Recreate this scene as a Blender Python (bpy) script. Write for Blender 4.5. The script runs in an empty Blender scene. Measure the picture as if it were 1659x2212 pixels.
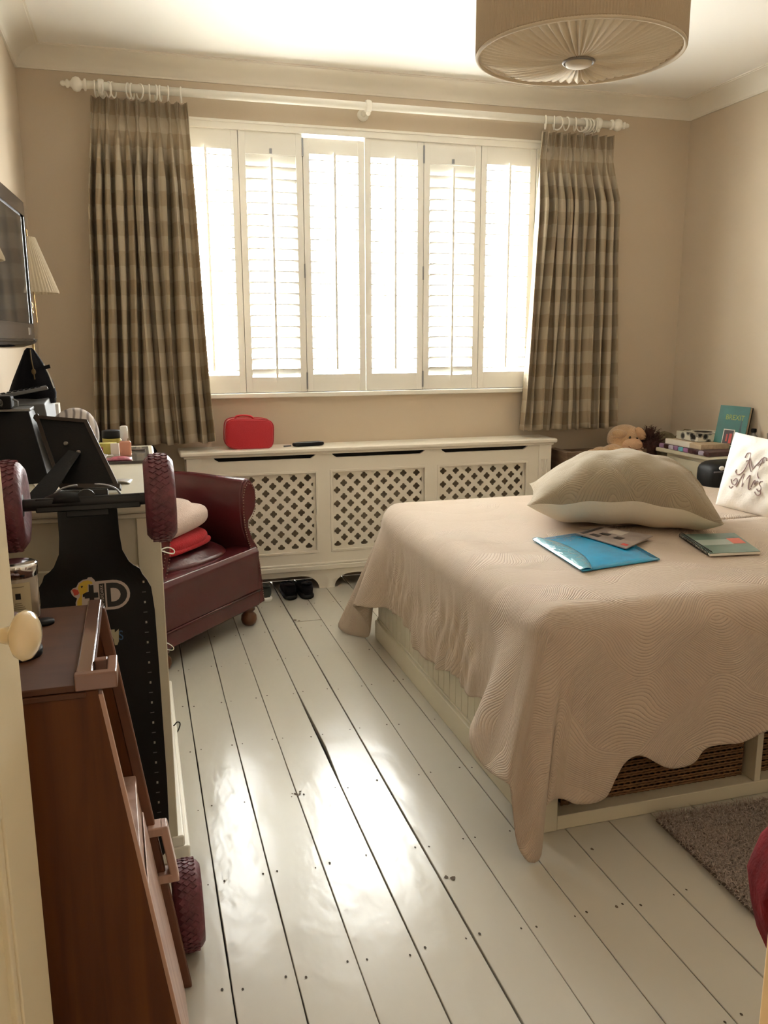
import bpy, bmesh, math, random
from mathutils import Matrix, Vector, Euler, Quaternion
from mathutils.geometry import tessellate_polygon

# ------------------------------------------------------------------ camera, world, lights, exposure
scene = bpy.context.scene
COL = scene.collection
PI = math.pi
random.seed(7)

cam_data = bpy.data.cameras.new('camera')
cam = bpy.data.objects.new('camera', cam_data)
COL.objects.link(cam)
cam_data.sensor_fit = 'HORIZONTAL'
cam_data.sensor_width = 36.0
cam_data.lens = 36.0 * 1815.0 / 1659.0
cam_data.clip_start = 0.02
cam.matrix_world = Matrix(((0.95983078, 0.05930957, -0.2742394, 0.0),
                           (-0.28056286, 0.19222312, -0.94039075, 0.0),
                           (-0.00305901, 0.97955737, 0.20114173, 1.5),
                           (0, 0, 0, 1)))
scene.camera = cam

WORLD_STRENGTH = 52.0
EXPOSURE = 0.16
HALL_WATTS = 1.6

world = bpy.data.worlds.new('world')
scene.world = world
world.use_nodes = True
wn = world.node_tree
wn.nodes.clear()
wo = wn.nodes.new('ShaderNodeOutputWorld')
wb = wn.nodes.new('ShaderNodeBackground')
wr = wn.nodes.new('ShaderNodeValToRGB')
wt = wn.nodes.new('ShaderNodeTexCoord')
ws = wn.nodes.new('ShaderNodeSeparateXYZ')
wm = wn.nodes.new('ShaderNodeMapRange')
wm.inputs['From Min'].default_value = -1.0
wm.inputs['From Max'].default_value = 1.0
wn.links.new(wt.outputs['Generated'], ws.inputs[0])
wn.links.new(ws.outputs['Z'], wm.inputs['Value'])
wn.links.new(wm.outputs[0], wr.inputs[0])
wr.color_ramp.elements[0].position = 0.40
wr.color_ramp.elements[0].color = (0.98, 0.96, 0.92, 1)      # pale ground and house fronts below the horizon
wr.color_ramp.elements[1].position = 0.56
wr.color_ramp.elements[1].color = (0.98, 0.99, 1.0, 1)       # overcast white sky
wn.links.new(wr.outputs[0], wb.inputs[0])
wb.inputs[1].default_value = WORLD_STRENGTH
wn.links.new(wb.outputs[0], wo.inputs[0])

# light portal in the window opening: it only guides the sampling of the sky, it gives off nothing
pl = bpy.data.lights.new('window_portal', 'AREA')
pl.shape = 'RECTANGLE'; pl.size = 2.3; pl.size_y = 1.6
pl.cycles.is_portal = True
plo = bpy.data.objects.new('window_portal', pl)
plo.location = (1.37, 5.34, 1.93)
plo.rotation_euler = (-PI / 2, 0, 0)
COL.objects.link(plo)

# the warm ceiling lamp of the hallway the picture is taken from
hl = bpy.data.lights.new('hall_lamp', 'AREA')
hl.shape = 'DISK'; hl.size = 0.7; hl.energy = HALL_WATTS; hl.color = (1.0, 0.84, 0.64)
hlo = bpy.data.objects.new('hall_lamp', hl)
hlo.location = (0.0, -1.0, 2.6)
hlo.rotation_euler = (math.radians(25), 0, 0)
COL.objects.link(hlo)

scene.view_settings.view_transform = 'Standard'
scene.view_settings.look = 'None'
scene.view_settings.exposure = EXPOSURE
scene.view_settings.gamma = 1.0
scene.view_settings.use_curve_mapping = False
cy = scene.cycles
cy.max_bounces = 12
cy.diffuse_bounces = 8
cy.glossy_bounces = 4
cy.transmission_bounces = 6
cy.transparent_max_bounces = 12
cy.caustics_reflective = False
cy.caustics_refractive = False
cy.sample_clamp_indirect = 12.0
cy.use_denoising = True

# ------------------------------------------------------------------ materials
MATS = {}

def srgb(h):
    c = [int(h[i:i + 2], 16) / 255 for i in (0, 2, 4)]
    return tuple((x / 12.92 if x <= 0.04045 else ((x + 0.055) / 1.055) ** 2.4) for x in c) + (1.0,)

def mat(name, color, rough=0.6, metal=0.0, bump=None, var=None, coat=0.0, sheen=0.0, trans=0.0, stretch=None,
        alpha=None, spec=None, emit=None, rvar=None):
    """bump=(scale,strength[,detail]); var=(scale, amount); rvar=(scale, low, high)"""
    if name in MATS:
        return MATS[name]
    m = bpy.data.materials.new(name)
    m.use_nodes = True
    nt = m.node_tree
    b = nt.nodes['Principled BSDF']
    if isinstance(color, str):
        color = srgb(color)
    b.inputs['Base Color'].default_value = color
    b.inputs['Roughness'].default_value = rough
    b.inputs['Metallic'].default_value = metal
    if coat:
        b.inputs['Coat Weight'].default_value = coat
        b.inputs['Coat Roughness'].default_value = 0.08
    if sheen:
        b.inputs['Sheen Weight'].default_value = sheen
    if trans:
        b.inputs['Transmission Weight'].default_value = trans
    if spec is not None:
        b.inputs['Specular IOR Level'].default_value = spec
    if alpha is not None:
        b.inputs['Alpha'].default_value = alpha
    tc = nt.nodes.new('ShaderNodeTexCoord')
    mp = nt.nodes.new('ShaderNodeMapping')
    nt.links.new(tc.outputs['Object'], mp.inputs[0])
    if stretch:
        mp.inputs['Scale'].default_value = stretch
    if var:
        n = nt.nodes.new('ShaderNodeTexNoise')
        n.inputs['Scale'].default_value = var[0]
        n.inputs['Detail'].default_value = 5
        r = nt.nodes.new('ShaderNodeValToRGB')
        a = var[1]
        r.color_ramp.elements[0].position = 0.3
        r.color_ramp.elements[1].position = 0.7
        r.color_ramp.elements[0].color = tuple(min(1, c * (1 - a)) for c in color[:3]) + (1,)
        r.color_ramp.elements[1].color = tuple(min(1, c * (1 + a)) for c in color[:3]) + (1,)
        nt.links.new(mp.outputs[0], n.inputs['Vector'])
        nt.links.new(n.outputs[0], r.inputs[0])
        nt.links.new(r.outputs[0], b.inputs['Base Color'])
    if rvar:
        n = nt.nodes.new('ShaderNodeTexNoise')
        n.inputs['Scale'].default_value = rvar[0]
        n.inputs['Detail'].default_value = 4
        r = nt.nodes.new('ShaderNodeMapRange')
        r.inputs['From Min'].default_value = 0.3
        r.inputs['From Max'].default_value = 0.7
        r.inputs['To Min'].default_value = rvar[1]
        r.inputs['To Max'].default_value = rvar[2]
        nt.links.new(mp.outputs[0], n.inputs['Vector'])
        nt.links.new(n.outputs[0], r.inputs['Value'])
        nt.links.new(r.outputs[0], b.inputs['Roughness'])
    if bump:
        n = nt.nodes.new('ShaderNodeTexNoise')
        n.inputs['Scale'].default_value = bump[0]
        n.inputs['Detail'].default_value = bump[2] if len(bump) > 2 else 3
        bp = nt.nodes.new('ShaderNodeBump')
        bp.inputs['Strength'].default_value = bump[1]
        bp.inputs['Distance'].default_value = 0.01
        nt.links.new(mp.outputs[0], n.inputs['Vector'])
        nt.links.new(n.outputs[0], bp.inputs['Height'])
        nt.links.new(bp.outputs[0], b.inputs['Normal'])
    MATS[name] = m
    return m

def math_node(nt, op, a=None, b=None, c=None):
    n = nt.nodes.new('ShaderNodeMath')
    n.operation = op
    for i, v in enumerate((a, b, c)):
        if v is None:
            continue
        if isinstance(v, (int, float)):
            n.inputs[i].default_value = v
        else:
            nt.links.new(v, n.inputs[i])
    return n.outputs[0]

WALL = mat('wall_paint', (0.585, 0.495, 0.385, 1), 0.75, bump=(180, 0.05), var=(1.3, 0.02))
CEIL = mat('ceiling_paint', (0.90, 0.885, 0.85, 1), 0.8, bump=(120, 0.03))
CORN = mat('cornice_paint', (0.80, 0.76, 0.68, 1), 0.7)
TRIMW = mat('white_gloss_paint', (0.86, 0.84, 0.77, 1), 0.35, bump=(60, 0.03))
SHUT = mat('shutter_paint', (0.88, 0.87, 0.82, 1), 0.4)
CREAMP = mat('cream_furniture_paint', (0.62, 0.575, 0.455, 1), 0.42, bump=(70, 0.04), var=(3, 0.03))
COVERP = mat('radiator_cover_paint', (0.78, 0.735, 0.65, 1), 0.45, bump=(80, 0.03))
DARK = mat('dark_gap', (0.012, 0.010, 0.008, 1), 0.9)
FLOORP = mat('painted_floorboard', (0.50, 0.48, 0.42, 1), 0.22, bump=(6, 0.28, 3), var=(1.6, 0.015), stretch=(1.6, 0.8, 1))
MAROON = mat('maroon_leather', (0.085, 0.015, 0.018, 1), 0.25, bump=(55, 0.08, 6), var=(6, 0.07))
SEATL = mat('worn_seat_leather', (0.075, 0.016, 0.018, 1), 0.30, bump=(22, 0.5, 4), var=(7, 0.08))
LEGW = mat('turned_leg_wood', (0.12, 0.045, 0.018, 1), 0.35, var=(9, 0.25), stretch=(1, 1, 0.2))
BLACKP = mat('black_plastic', (0.006, 0.006, 0.0065, 1), 0.5, bump=(200, 0.05), spec=.22)
BLACKG = mat('black_gloss', (0.008, 0.007, 0.007, 1), 0.08)
BLACKF = mat('black_fabric', (0.008, 0.008, 0.011, 1), 0.85, bump=(260, 0.25), spec=.2)
BLACKM = mat('black_metal', (0.015, 0.015, 0.016, 1), 0.4, metal=0.3)
BRASS = mat('brass', (0.38, 0.25, 0.10, 1), 0.28, metal=1.0)
CHROME = mat('chrome', (0.75, 0.75, 0.76, 1), 0.12, metal=1.0)
GREYM = mat('grey_metal', (0.30, 0.31, 0.33, 1), 0.35, metal=0.6)
GREYP = mat('grey_plastic', (0.16, 0.165, 0.175, 1), 0.5)
RED = mat('red_fabric', (0.44, 0.004, 0.014, 1), 0.6, bump=(220, 0.18), sheen=0.3)
REDT = mat('red_trim', (0.40, 0.006, 0.016, 1), 0.55)
REDK = mat('red_knit', (0.42, 0.004, 0.012, 1), 0.85, bump=(150, 0.6), sheen=0.1)
BEIGEK = mat('beige_knit', (0.60, 0.47, 0.42, 1), 0.9, bump=(140, 0.45), sheen=0.4, var=(5, 0.06))
WHITEC = mat('white_cotton', (0.90, 0.87, 0.83, 1), 0.85, bump=(120, 0.15))
LINEN = mat('cream_linen', (0.76, 0.68, 0.55, 1), 0.85, bump=(160, 0.2))
PAPER = mat('paper', (0.80, 0.77, 0.70, 1), 0.8)
MAROONR = mat('maroon_rubber', (0.125, 0.030, 0.042, 1), 0.5, bump=(60, 0.3), var=(45, 0.35))
WICK = mat('wicker_cane', (0.19, 0.095, 0.035, 1), 0.6, var=(30, 0.3))
GLASS = mat('clear_glass', (0.95, 0.97, 0.96, 1), 0.04, trans=1.0)
TERRY = mat('peach_plush', (0.62, 0.40, 0.22, 1), 0.95, bump=(140, 0.9), sheen=0.5, var=(8, 0.08))
WHITEP = mat('white_plastic', (0.80, 0.80, 0.78, 1), 0.4)

def wood_material(name, c1, c2, rough, scale, stretch, coat=0.0):
    m = bpy.data.materials.new(name); m.use_nodes = True
    nt = m.node_tree; b = nt.nodes['Principled BSDF']
    tc = nt.nodes.new('ShaderNodeTexCoord'); mp = nt.nodes.new('ShaderNodeMapping')
    mp.inputs['Scale'].default_value = stretch
    nt.links.new(tc.outputs['Object'], mp.inputs[0])
    w = nt.nodes.new('ShaderNodeTexNoise'); w.inputs['Scale'].default_value = scale
    w.inputs['Detail'].default_value = 8; w.inputs['Distortion'].default_value = 0.6
    nt.links.new(mp.outputs[0], w.inputs['Vector'])
    r = nt.nodes.new('ShaderNodeValToRGB')
    r.color_ramp.elements[0].position = 0.32; r.color_ramp.elements[1].position = 0.7
    r.color_ramp.elements[0].color = c1; r.color_ramp.elements[1].color = c2
    nt.links.new(w.outputs[0], r.inputs[0]); nt.links.new(r.outputs[0], b.inputs['Base Color'])
    b.inputs['Roughness'].default_value = rough
    b.inputs['Coat Weight'].default_value = coat
    b.inputs['Specular IOR Level'].default_value = .3
    bp = nt.nodes.new('ShaderNodeBump'); bp.inputs['Strength'].default_value = 0.06
    nt.links.new(w.outputs[0], bp.inputs['Height']); nt.links.new(bp.outputs[0], b.inputs['Normal'])
    return m

CASEW = wood_material('varnished_brown_wood', (0.075, 0.019, 0.0025, 1), (0.125, 0.036, 0.004, 1), 0.62, 6, (5, 5, 0.35), 0.0)
CASET = wood_material('brown_wood_top', (0.06, 0.020, 0.008, 1), (0.095, 0.034, 0.014, 1), 0.55, 6, (0.5, 3, 3), 0.0)
CASEL = wood_material('pale_lit_wood', (0.34, 0.20, 0.15, 1), (0.50, 0.34, 0.28, 1), 0.4, 5, (5, 5, 0.3), 0.1)  # pale tone carries the light falling on the cabinet's lower front
OLDW = wood_material('grey_brown_wood', (0.13, 0.085, 0.055, 1), (0.20, 0.14, 0.095, 1), 0.7, 8, (1, 1, 4))

def quilt_material(name, color, lines, amp, freq, strength, sheen=0.15, twist=0.0):
    """matelasse stitching: bundles of parallel stitched lines that follow interlocking waves (UV in metres)"""
    m = bpy.data.materials.new(name); m.use_nodes = True
    nt = m.node_tree; b = nt.nodes['Principled BSDF']
    b.inputs['Base Color'].default_value = color
    b.inputs['Roughness'].default_value = 0.88
    b.inputs['Sheen Weight'].default_value = sheen
    uv = nt.nodes.new('ShaderNodeUVMap'); uv.uv_map = 'UVMap'
    sp = nt.nodes.new('ShaderNodeSeparateXYZ'); nt.links.new(uv.outputs[0], sp.inputs[0])
    U, V = sp.outputs[0], sp.outputs[1]
    dn_ = nt.nodes.new('ShaderNodeTexNoise'); dn_.inputs['Scale'].default_value = 3.2; dn_.inputs['Detail'].default_value = 1
    nt.links.new(uv.outputs[0], dn_.inputs['Vector'])
    dsp = nt.nodes.new('ShaderNodeSeparateColor'); nt.links.new(dn_.outputs['Color'], dsp.inputs[0])
    U = math_node(nt, 'ADD', U, math_node(nt, 'MULTIPLY', math_node(nt, 'SUBTRACT', dsp.outputs[0], .5), .22))
    V = math_node(nt, 'ADD', V, math_node(nt, 'MULTIPLY', math_node(nt, 'SUBTRACT', dsp.outputs[1], .5), .16))
    if twist:
        U2 = math_node(nt, 'ADD', U, math_node(nt, 'MULTIPLY', V, twist)); V2 = math_node(nt, 'SUBTRACT', V, math_node(nt, 'MULTIPLY', U, twist)); U, V = U2, V2
    def band(phase, vshift):
        s = math_node(nt, 'SINE', math_node(nt, 'MULTIPLY_ADD', U, freq, phase))
        return math_node(nt, 'ADD', V, math_node(nt, 'MULTIPLY_ADD', s, amp, vshift))
    a = band(0.0, 0.0); c = band(PI, 0.0)
    per = 4 * amp * 1.05
    def ridge(x):
        return math_node(nt, 'ABSOLUTE', math_node(nt, 'SINE', math_node(nt, 'MULTIPLY', x, lines * PI)))
    def inband(x):
        f = math_node(nt, 'FRACT', math_node(nt, 'DIVIDE', x, per))
        return math_node(nt, 'LESS_THAN', f, 0.5)
    ra, rc = ridge(a), ridge(c)
    mk = inband(a)
    mix = math_node(nt, 'ADD', math_node(nt, 'MULTIPLY', ra, mk), math_node(nt, 'MULTIPLY', rc, math_node(nt, 'SUBTRACT', 1.0, mk)))
    h = math_node(nt, 'POWER', math_node(nt, 'MAXIMUM', mix, 0.001), 0.45)
    nz = nt.nodes.new('ShaderNodeTexNoise'); nz.inputs['Scale'].default_value = 140
    nt.links.new(uv.outputs[0], nz.inputs['Vector'])
    nz2 = nt.nodes.new('ShaderNodeTexNoise'); nz2.inputs['Scale'].default_value = 22
    nt.links.new(uv.outputs[0], nz2.inputs['Vector'])
    bulge = math_node(nt, 'ABSOLUTE', math_node(nt, 'SINE', math_node(nt, 'MULTIPLY', math_node(nt, 'DIVIDE', a, per), 2 * PI)))
    h2 = math_node(nt, 'ADD', h, math_node(nt, 'MULTIPLY', math_node(nt, 'POWER', bulge, 0.6), 0.9))
    tot = math_node(nt, 'ADD', math_node(nt, 'MULTIPLY_ADD', nz.outputs[0], 0.35, h2), math_node(nt, 'MULTIPLY', nz2.outputs[0], 1.1))
    bp = nt.nodes.new('ShaderNodeBump'); bp.inputs['Strength'].default_value = strength; bp.inputs['Distance'].default_value = 0.004
    nt.links.new(tot, bp.inputs['Height']); nt.links.new(bp.outputs[0], b.inputs['Normal'])
    # base colour turns darker towards the stitched seams
    r = nt.nodes.new('ShaderNodeMapRange'); r.inputs['From Min'].default_value = 0.0; r.inputs['From Max'].default_value = 0.5
    nt.links.new(h, r.inputs['Value'])
    mx = nt.nodes.new('ShaderNodeMix'); mx.data_type = 'RGBA'
    mx.inputs[6].default_value = tuple(x * 0.74 for x in color[:3]) + (1,); mx.inputs[7].default_value = color
    nt.links.new(r.outputs[0], mx.inputs[0]); nt.links.new(mx.outputs[2], b.inputs['Base Color'])
    return m

QUILT = quilt_material('matelasse_bedspread', (0.53, 0.425, 0.335, 1), 110, 0.095, 10.0, 0.62)
SHAM = quilt_material('quilted_sham', (0.33, 0.265, 0.18, 1), 120, 0.045, 22.0, 0.6)

def plaid_material():
    m = bpy.data.materials.new('plaid_curtain'); m.use_nodes = True
    nt = m.node_tree; b = nt.nodes['Principled BSDF']
    b.inputs['Roughness'].default_value = 0.9
    uv = nt.nodes.new('ShaderNodeUVMap'); uv.uv_map = 'UVMap'
    sp = nt.nodes.new('ShaderNodeSeparateXYZ'); nt.links.new(uv.outputs[0], sp.inputs[0])
    def stripe(x, per, th):
        f = math_node(nt, 'FRACT', math_node(nt, 'DIVIDE', x, per))
        return math_node(nt, 'LESS_THAN', f, th)
    a = stripe(sp.outputs[0], 0.085, 0.5); c = stripe(sp.outputs[1], 0.155, 0.5)
    s = math_node(nt, 'MULTIPLY', math_node(nt, 'ADD', a, c), 0.5)
    r = nt.nodes.new('ShaderNodeValToRGB'); r.color_ramp.interpolation = 'CONSTANT'
    e = r.color_ramp.elements
    e[0].position = 0.0; e[0].color = (0.50, 0.43, 0.325, 1)
    e[1].position = 0.25; e[1].color = (0.42, 0.35, 0.25, 1)
    n = e.new(0.75); n.color = (0.345, 0.27, 0.18, 1)
    nt.links.new(s, r.inputs[0])
    wv = nt.nodes.new('ShaderNodeTexNoise'); wv.inputs['Scale'].default_value = 260
    nt.links.new(uv.outputs[0], wv.inputs['Vector'])
    bp = nt.nodes.new('ShaderNodeBump'); bp.inputs['Strength'].default_value = 0.3; bp.inputs['Distance'].default_value = 0.002
    nt.links.new(wv.outputs[0], bp.inputs['Height'])
    nt.links.new(r.outputs[0], b.inputs['Base Color']); nt.links.new(bp.outputs[0], b.inputs['Normal'])
    tr = nt.nodes.new('ShaderNodeBsdfTranslucent'); nt.links.new(r.outputs[0], tr.inputs[0])
    ms = nt.nodes.new('ShaderNodeMixShader'); ms.inputs[0].default_value = 0.16
    nt.links.new(b.outputs[0], ms.inputs[1]); nt.links.new(tr.outputs[0], ms.inputs[2])
    nt.links.new(ms.outputs[0], nt.nodes['Material Output'].inputs[0])
    return m
PLAID = plaid_material()

def translucent_material(name, color, f, bumpscale=200):
    m = mat(name, color, 0.85, bump=(bumpscale, 0.2))
    nt = m.node_tree; b = nt.nodes['Principled BSDF']
    tr = nt.nodes.new('ShaderNodeBsdfTranslucent'); tr.inputs[0].default_value = color
    ms = nt.nodes.new('ShaderNodeMixShader'); ms.inputs[0].default_value = f
    nt.links.new(b.outputs[0], ms.inputs[1]); nt.links.new(tr.outputs[0], ms.inputs[2])
    nt.links.new(ms.outputs[0], nt.nodes['Material Output'].inputs[0])
    return m
SHADEM = translucent_material('pendant_shade_silk', (0.43, 0.34, 0.235, 1), 0.15)
DIFFM = translucent_material('pendant_diffuser_silk', (0.72, 0.62, 0.47, 1), 0.25)
LAMPM = translucent_material('pleated_lamp_silk', (0.66, 0.58, 0.44, 1), 0.2)

def pane_material():
    m = bpy.data.materials.new('window_pane_glass'); m.use_nodes = True
    nt = m.node_tree; nt.nodes.remove(nt.nodes['Principled BSDF'])
    t = nt.nodes.new('ShaderNodeBsdfTransparent'); t.inputs[0].default_value = (0.96, 0.97, 0.96, 1)
    g = nt.nodes.new('ShaderNodeBsdfGlossy'); g.inputs['Roughness'].default_value = 0.02
    ms = nt.nodes.new('ShaderNodeMixShader'); ms.inputs[0].default_value = 0.05
    nt.links.new(t.outputs[0], ms.inputs[1]); nt.links.new(g.outputs[0], ms.inputs[2])
    nt.links.new(ms.outputs[0], nt.nodes['Material Output'].inputs[0])
    return m
PANE = pane_material()

# ------------------------------------------------------------------ mesh helpers
def link(o, parent=None):
    COL.objects.link(o)
    if parent is not None:
        o.parent = parent
        w = Matrix.Identity(4)
        p = parent
        chain = []
        while p is not None:
            chain.append(p); p = p.parent
        for p in reversed(chain):
            w = w @ (p.matrix_parent_inverse if p.parent else Matrix.Identity(4)) @ p.matrix_basis
        o.matrix_parent_inverse = w.inverted()
    return o

def tag(o, label=None, cat=None, group=None, kind=None):
    if label: o['label'] = label
    if cat: o['category'] = cat
    if group: o['group'] = group
    if kind: o['kind'] = kind
    return o

def thing(name, label, cat, loc=(0, 0, 0), group=None):
    o = bpy.data.objects.new(name, None)
    o.empty_display_size = 0.1
    o.location = loc
    COL.objects.link(o)
    return tag(o, label, cat, group)

class MB:
    """collects shapes and builds one mesh object"""
    def __init__(self):
        self.bm = bmesh.new()
        self.uv = self.bm.loops.layers.uv.new('UVMap')
    def poly(self, vs, fs):
        v = [self.bm.verts.new(p) for p in vs]
        for f in fs:
            try: self.bm.faces.new([v[i] for i in f])
            except ValueError: pass
        return self
    def box(self, c, s, rot=None, taper=None):
        x, y, z = s[0] / 2, s[1] / 2, s[2] / 2
        pts = []
        for dz in (-1, 1):
            k = (taper if (taper and dz > 0) else (1, 1))
            for dx, dy in ((-1, -1), (1, -1), (1, 1), (-1, 1)):
                p = Vector((dx * x * k[0], dy * y * k[1], dz * z))
                if rot is not None: p = rot @ p
                pts.append(p + Vector(c))
        return self.poly(pts, [(0, 3, 2, 1), (4, 5, 6, 7), (0, 1, 5, 4), (1, 2, 6, 5), (2, 3, 7, 6), (3, 0, 4, 7)])
    def bx(self, x0, x1, y0, y1, z0, z1):
        return self.box(((x0 + x1) / 2, (y0 + y1) / 2, (z0 + z1) / 2), (x1 - x0, y1 - y0, z1 - z0))
    def hexa(self, bottom, top):
        return self.poly(list(bottom) + list(top), [(3, 2, 1, 0), (4, 5, 6, 7), (0, 1, 5, 4), (1, 2, 6, 5), (2, 3, 7, 6), (3, 0, 4, 7)])
    def prism(self, pts, off):
        """closed polygon (3D points, planar) extruded by vector off"""
        n = len(pts); off = Vector(off)
        P = [Vector(p) for p in pts]
        v = [self.bm.verts.new(p) for p in P] + [self.bm.verts.new(p + off) for p in P]
        tris = tessellate_polygon([P])
        for t in tris:
            try:
                self.bm.faces.new([v[i] for i in t]); self.bm.faces.new([v[i + n] for i in reversed(t)])
            except ValueError: pass
        for i in range(n):
            j = (i + 1) % n
            self.bm.faces.new([v[i], v[j], v[j + n], v[i + n]])
        return self
    def lathe(self, prof, origin=(0, 0, 0), axis=(0, 0, 1), n=24, rfun=None):
        """prof: list of (r, h) along axis"""
        q = Vector((0, 0, 1)).rotation_difference(Vector(axis).normalized()).to_matrix()
        o = Vector(origin)
        rings = []
        for r, h in prof:
            if r < 1e-5:
                rings.append([self.bm.verts.new(o + q @ Vector((0, 0, h)))])
            else:
                ring = []
                for i in range(n):
                    a = 2 * PI * i / n
                    rr = r * (rfun(i, h) if rfun else 1)
                    ring.append(self.bm.verts.new(o + q @ Vector((rr * math.cos(a), rr * math.sin(a), h))))
                rings.append(ring)
        for A, B in zip(rings, rings[1:]):
            if len(A) == 1 and len(B) == 1: continue
            for i in range(n):
                j = (i + 1) % n
                if len(A) == 1: f = [A[0], B[i], B[j]]
                elif len(B) == 1: f = [A[i], A[j], B[0]]
                else: f = [A[i], A[j], B[j], B[i]]
                try: self.bm.faces.new(f)
                except ValueError: pass
        if len(rings[0]) > 1 : self.bm.faces.new(list(reversed(rings[0]))) if prof[0][0] > 0 and getattr(self, 'cap', True) else None
        if len(rings[-1]) > 1: self.bm.faces.new(rings[-1]) if getattr(self, 'cap', True) else None
        return self
    def cyl(self, p0, p1, r0, r1=None, n=16):
        p0, p1 = Vector(p0), Vector(p1)
        r1 = r0 if r1 is None else r1
        return self.lathe([(r0, 0), (r1, (p1 - p0).length)], p0, p1 - p0, n)
    def ell(self, c, r, rot=None, n=20, m=12, e=1.0):
        """ellipsoid, e<1 makes it boxier"""
        rings = []
        def se(v): return math.copysign(abs(v) ** e, v)
        for j in range(m + 1):
            b = -PI / 2 + PI * j / m
            ring = []
            for i in range(n):
                a = 2 * PI * i / n
                p = Vector((r[0] * se(math.cos(b)) * se(math.cos(a)), r[1] * se(math.cos(b)) * se(math.sin(a)), r[2] * se(math.sin(b))))
                if rot is not None: p = rot @ p
                ring.append(p + Vector(c))
                if j in (0, m): break
            rings.append([self.bm.verts.new(p) for p in ring])
        for A, B in zip(rings, rings[1:]):
            for i in range(n):
                j = (i + 1) % n
                if len(A) == 1: f = [A[0], B[j], B[i]]
                elif len(B) == 1: f = [A[i], A[j], B[0]]
                else: f = [A[i], A[j], B[j], B[i]]
                self.bm.faces.new(f)
        return self
    def tube(self, pts, r, n=8, closed=False):
        P = [Vector(p) for p in pts]
        rr = r if isinstance(r, (list, tuple)) else [r] * len(P)
        rings = []
        up = None
        N = len(P)
        for i, p in enumerate(P):
            if closed: t = P[(i + 1) % N] - P[i - 1]
            else: t = P[min(i + 1, N - 1)] - P[max(i - 1, 0)]
            if t.length < 1e-9: t = Vector((0, 0, 1))
            t.normalize()
            if up is None:
                up = Vector((0, 0, 1)) if abs(t.z) < 0.9 else Vector((1, 0, 0))
            s = t.cross(up)
            if s.length < 1e-6: s = t.orthogonal()
            s.normalize()
            up = s.cross(t).normalized()
            rings.append([self.bm.verts.new(p + rr[i] * (math.cos(2 * PI * k / n) * s + math.sin(2 * PI * k / n) * up)) for k in range(n)])
        rng = range(N) if closed else range(N - 1)
        for i in rng:
            A, B = rings[i], rings[(i + 1) % N]
            for k in range(n):
                l = (k + 1) % n
                self.bm.faces.new([A[k], A[l], B[l], B[k]])
        if not closed:
            self.bm.faces.new(list(reversed(rings[0]))); self.bm.faces.new(rings[-1])
        return self
    def loft(self, rings, cap=True, closed=True):
        R = [[self.bm.verts.new(Vector(p)) for p in r] for r in rings]
        n = len(R[0])
        for A, B in zip(R, R[1:]):
            for k in range(n if closed else n - 1):
                l = (k + 1) % n
                try: self.bm.faces.new([A[k], A[l], B[l], B[k]])
                except ValueError: pass
        if cap:
            try:
                self.bm.faces.new(list(reversed(R[0]))); self.bm.faces.new(R[-1])
            except ValueError: pass
        return self
    def grid(self, fn, nu, nv, uvfn=None):
        V = [[self.bm.verts.new(fn(i / nu, j / nv)) for j in range(nv + 1)] for i in range(nu + 1)]
        for i in range(nu):
            for j in range(nv):
                f = self.bm.faces.new([V[i][j], V[i + 1][j], V[i + 1][j + 1], V[i][j + 1]])
                if uvfn:
                    for l, (a, b) in zip(f.loops, ((i, j), (i + 1, j), (i + 1, j + 1), (i, j + 1))):
                        l[self.uv].uv = uvfn(a / nu, b / nv)
        return self
    def build(self, name, material, parent=None, smooth=False, bevel=0.0, seg=2, subsurf=0, solid=0.0, recalc=True, remesh=0.0, angle=35):
        if recalc:
            bmesh.ops.recalc_face_normals(self.bm, faces=self.bm.faces)
        me = bpy.data.meshes.new(name)
        self.bm.to_mesh(me); self.bm.free()
        me.materials.append(material)
        o = bpy.data.objects.new(name, me)
        link(o, parent)
        if smooth:
            me.shade_smooth()
        if remesh:
            md = o.modifiers.new('remesh', 'REMESH'); md.mode = 'VOXEL'; md.voxel_size = remesh; md.use_smooth_shade = True
            sm = o.modifiers.new('smooth', 'SMOOTH'); sm.iterations = 4; sm.factor = 0.6
        if solid:
            md = o.modifiers.new('solid', 'SOLIDIFY'); md.thickness = solid; md.offset = 0
        if bevel:
            md = o.modifiers.new('bevel', 'BEVEL'); md.width = bevel; md.segments = seg
            md.limit_method = 'ANGLE'; md.angle_limit = math.radians(angle)
            md.use_clamp_overlap = True
            me.shade_smooth()
            md.harden_normals = True
        if subsurf:
            md = o.modifiers.new('subsurf', 'SUBSURF'); md.levels = subsurf; md.render_levels = subsurf
        return o

def smooth_by_angle(o, deg=40):
    me = o.data
    try: me.set_sharp_from_angle(angle=math.radians(deg))
    except Exception: pass
    return o

def catmull(P, t):
    """P list of tuples; t in [0, len-1]"""
    n = len(P)
    i = max(0, min(int(t), n - 2)); f = t - i
    p0, p1, p2, p3 = P[max(i - 1, 0)], P[i], P[i + 1], P[min(i + 2, n - 1)]
    return tuple(0.5 * ((2 * b) + (-a + c) * f + (2 * a - 5 * b + 4 * c - d) * f * f + (-a + 3 * b - 3 * c + d) * f ** 3) for a, b, c, d in zip(p0, p1, p2, p3))

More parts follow.
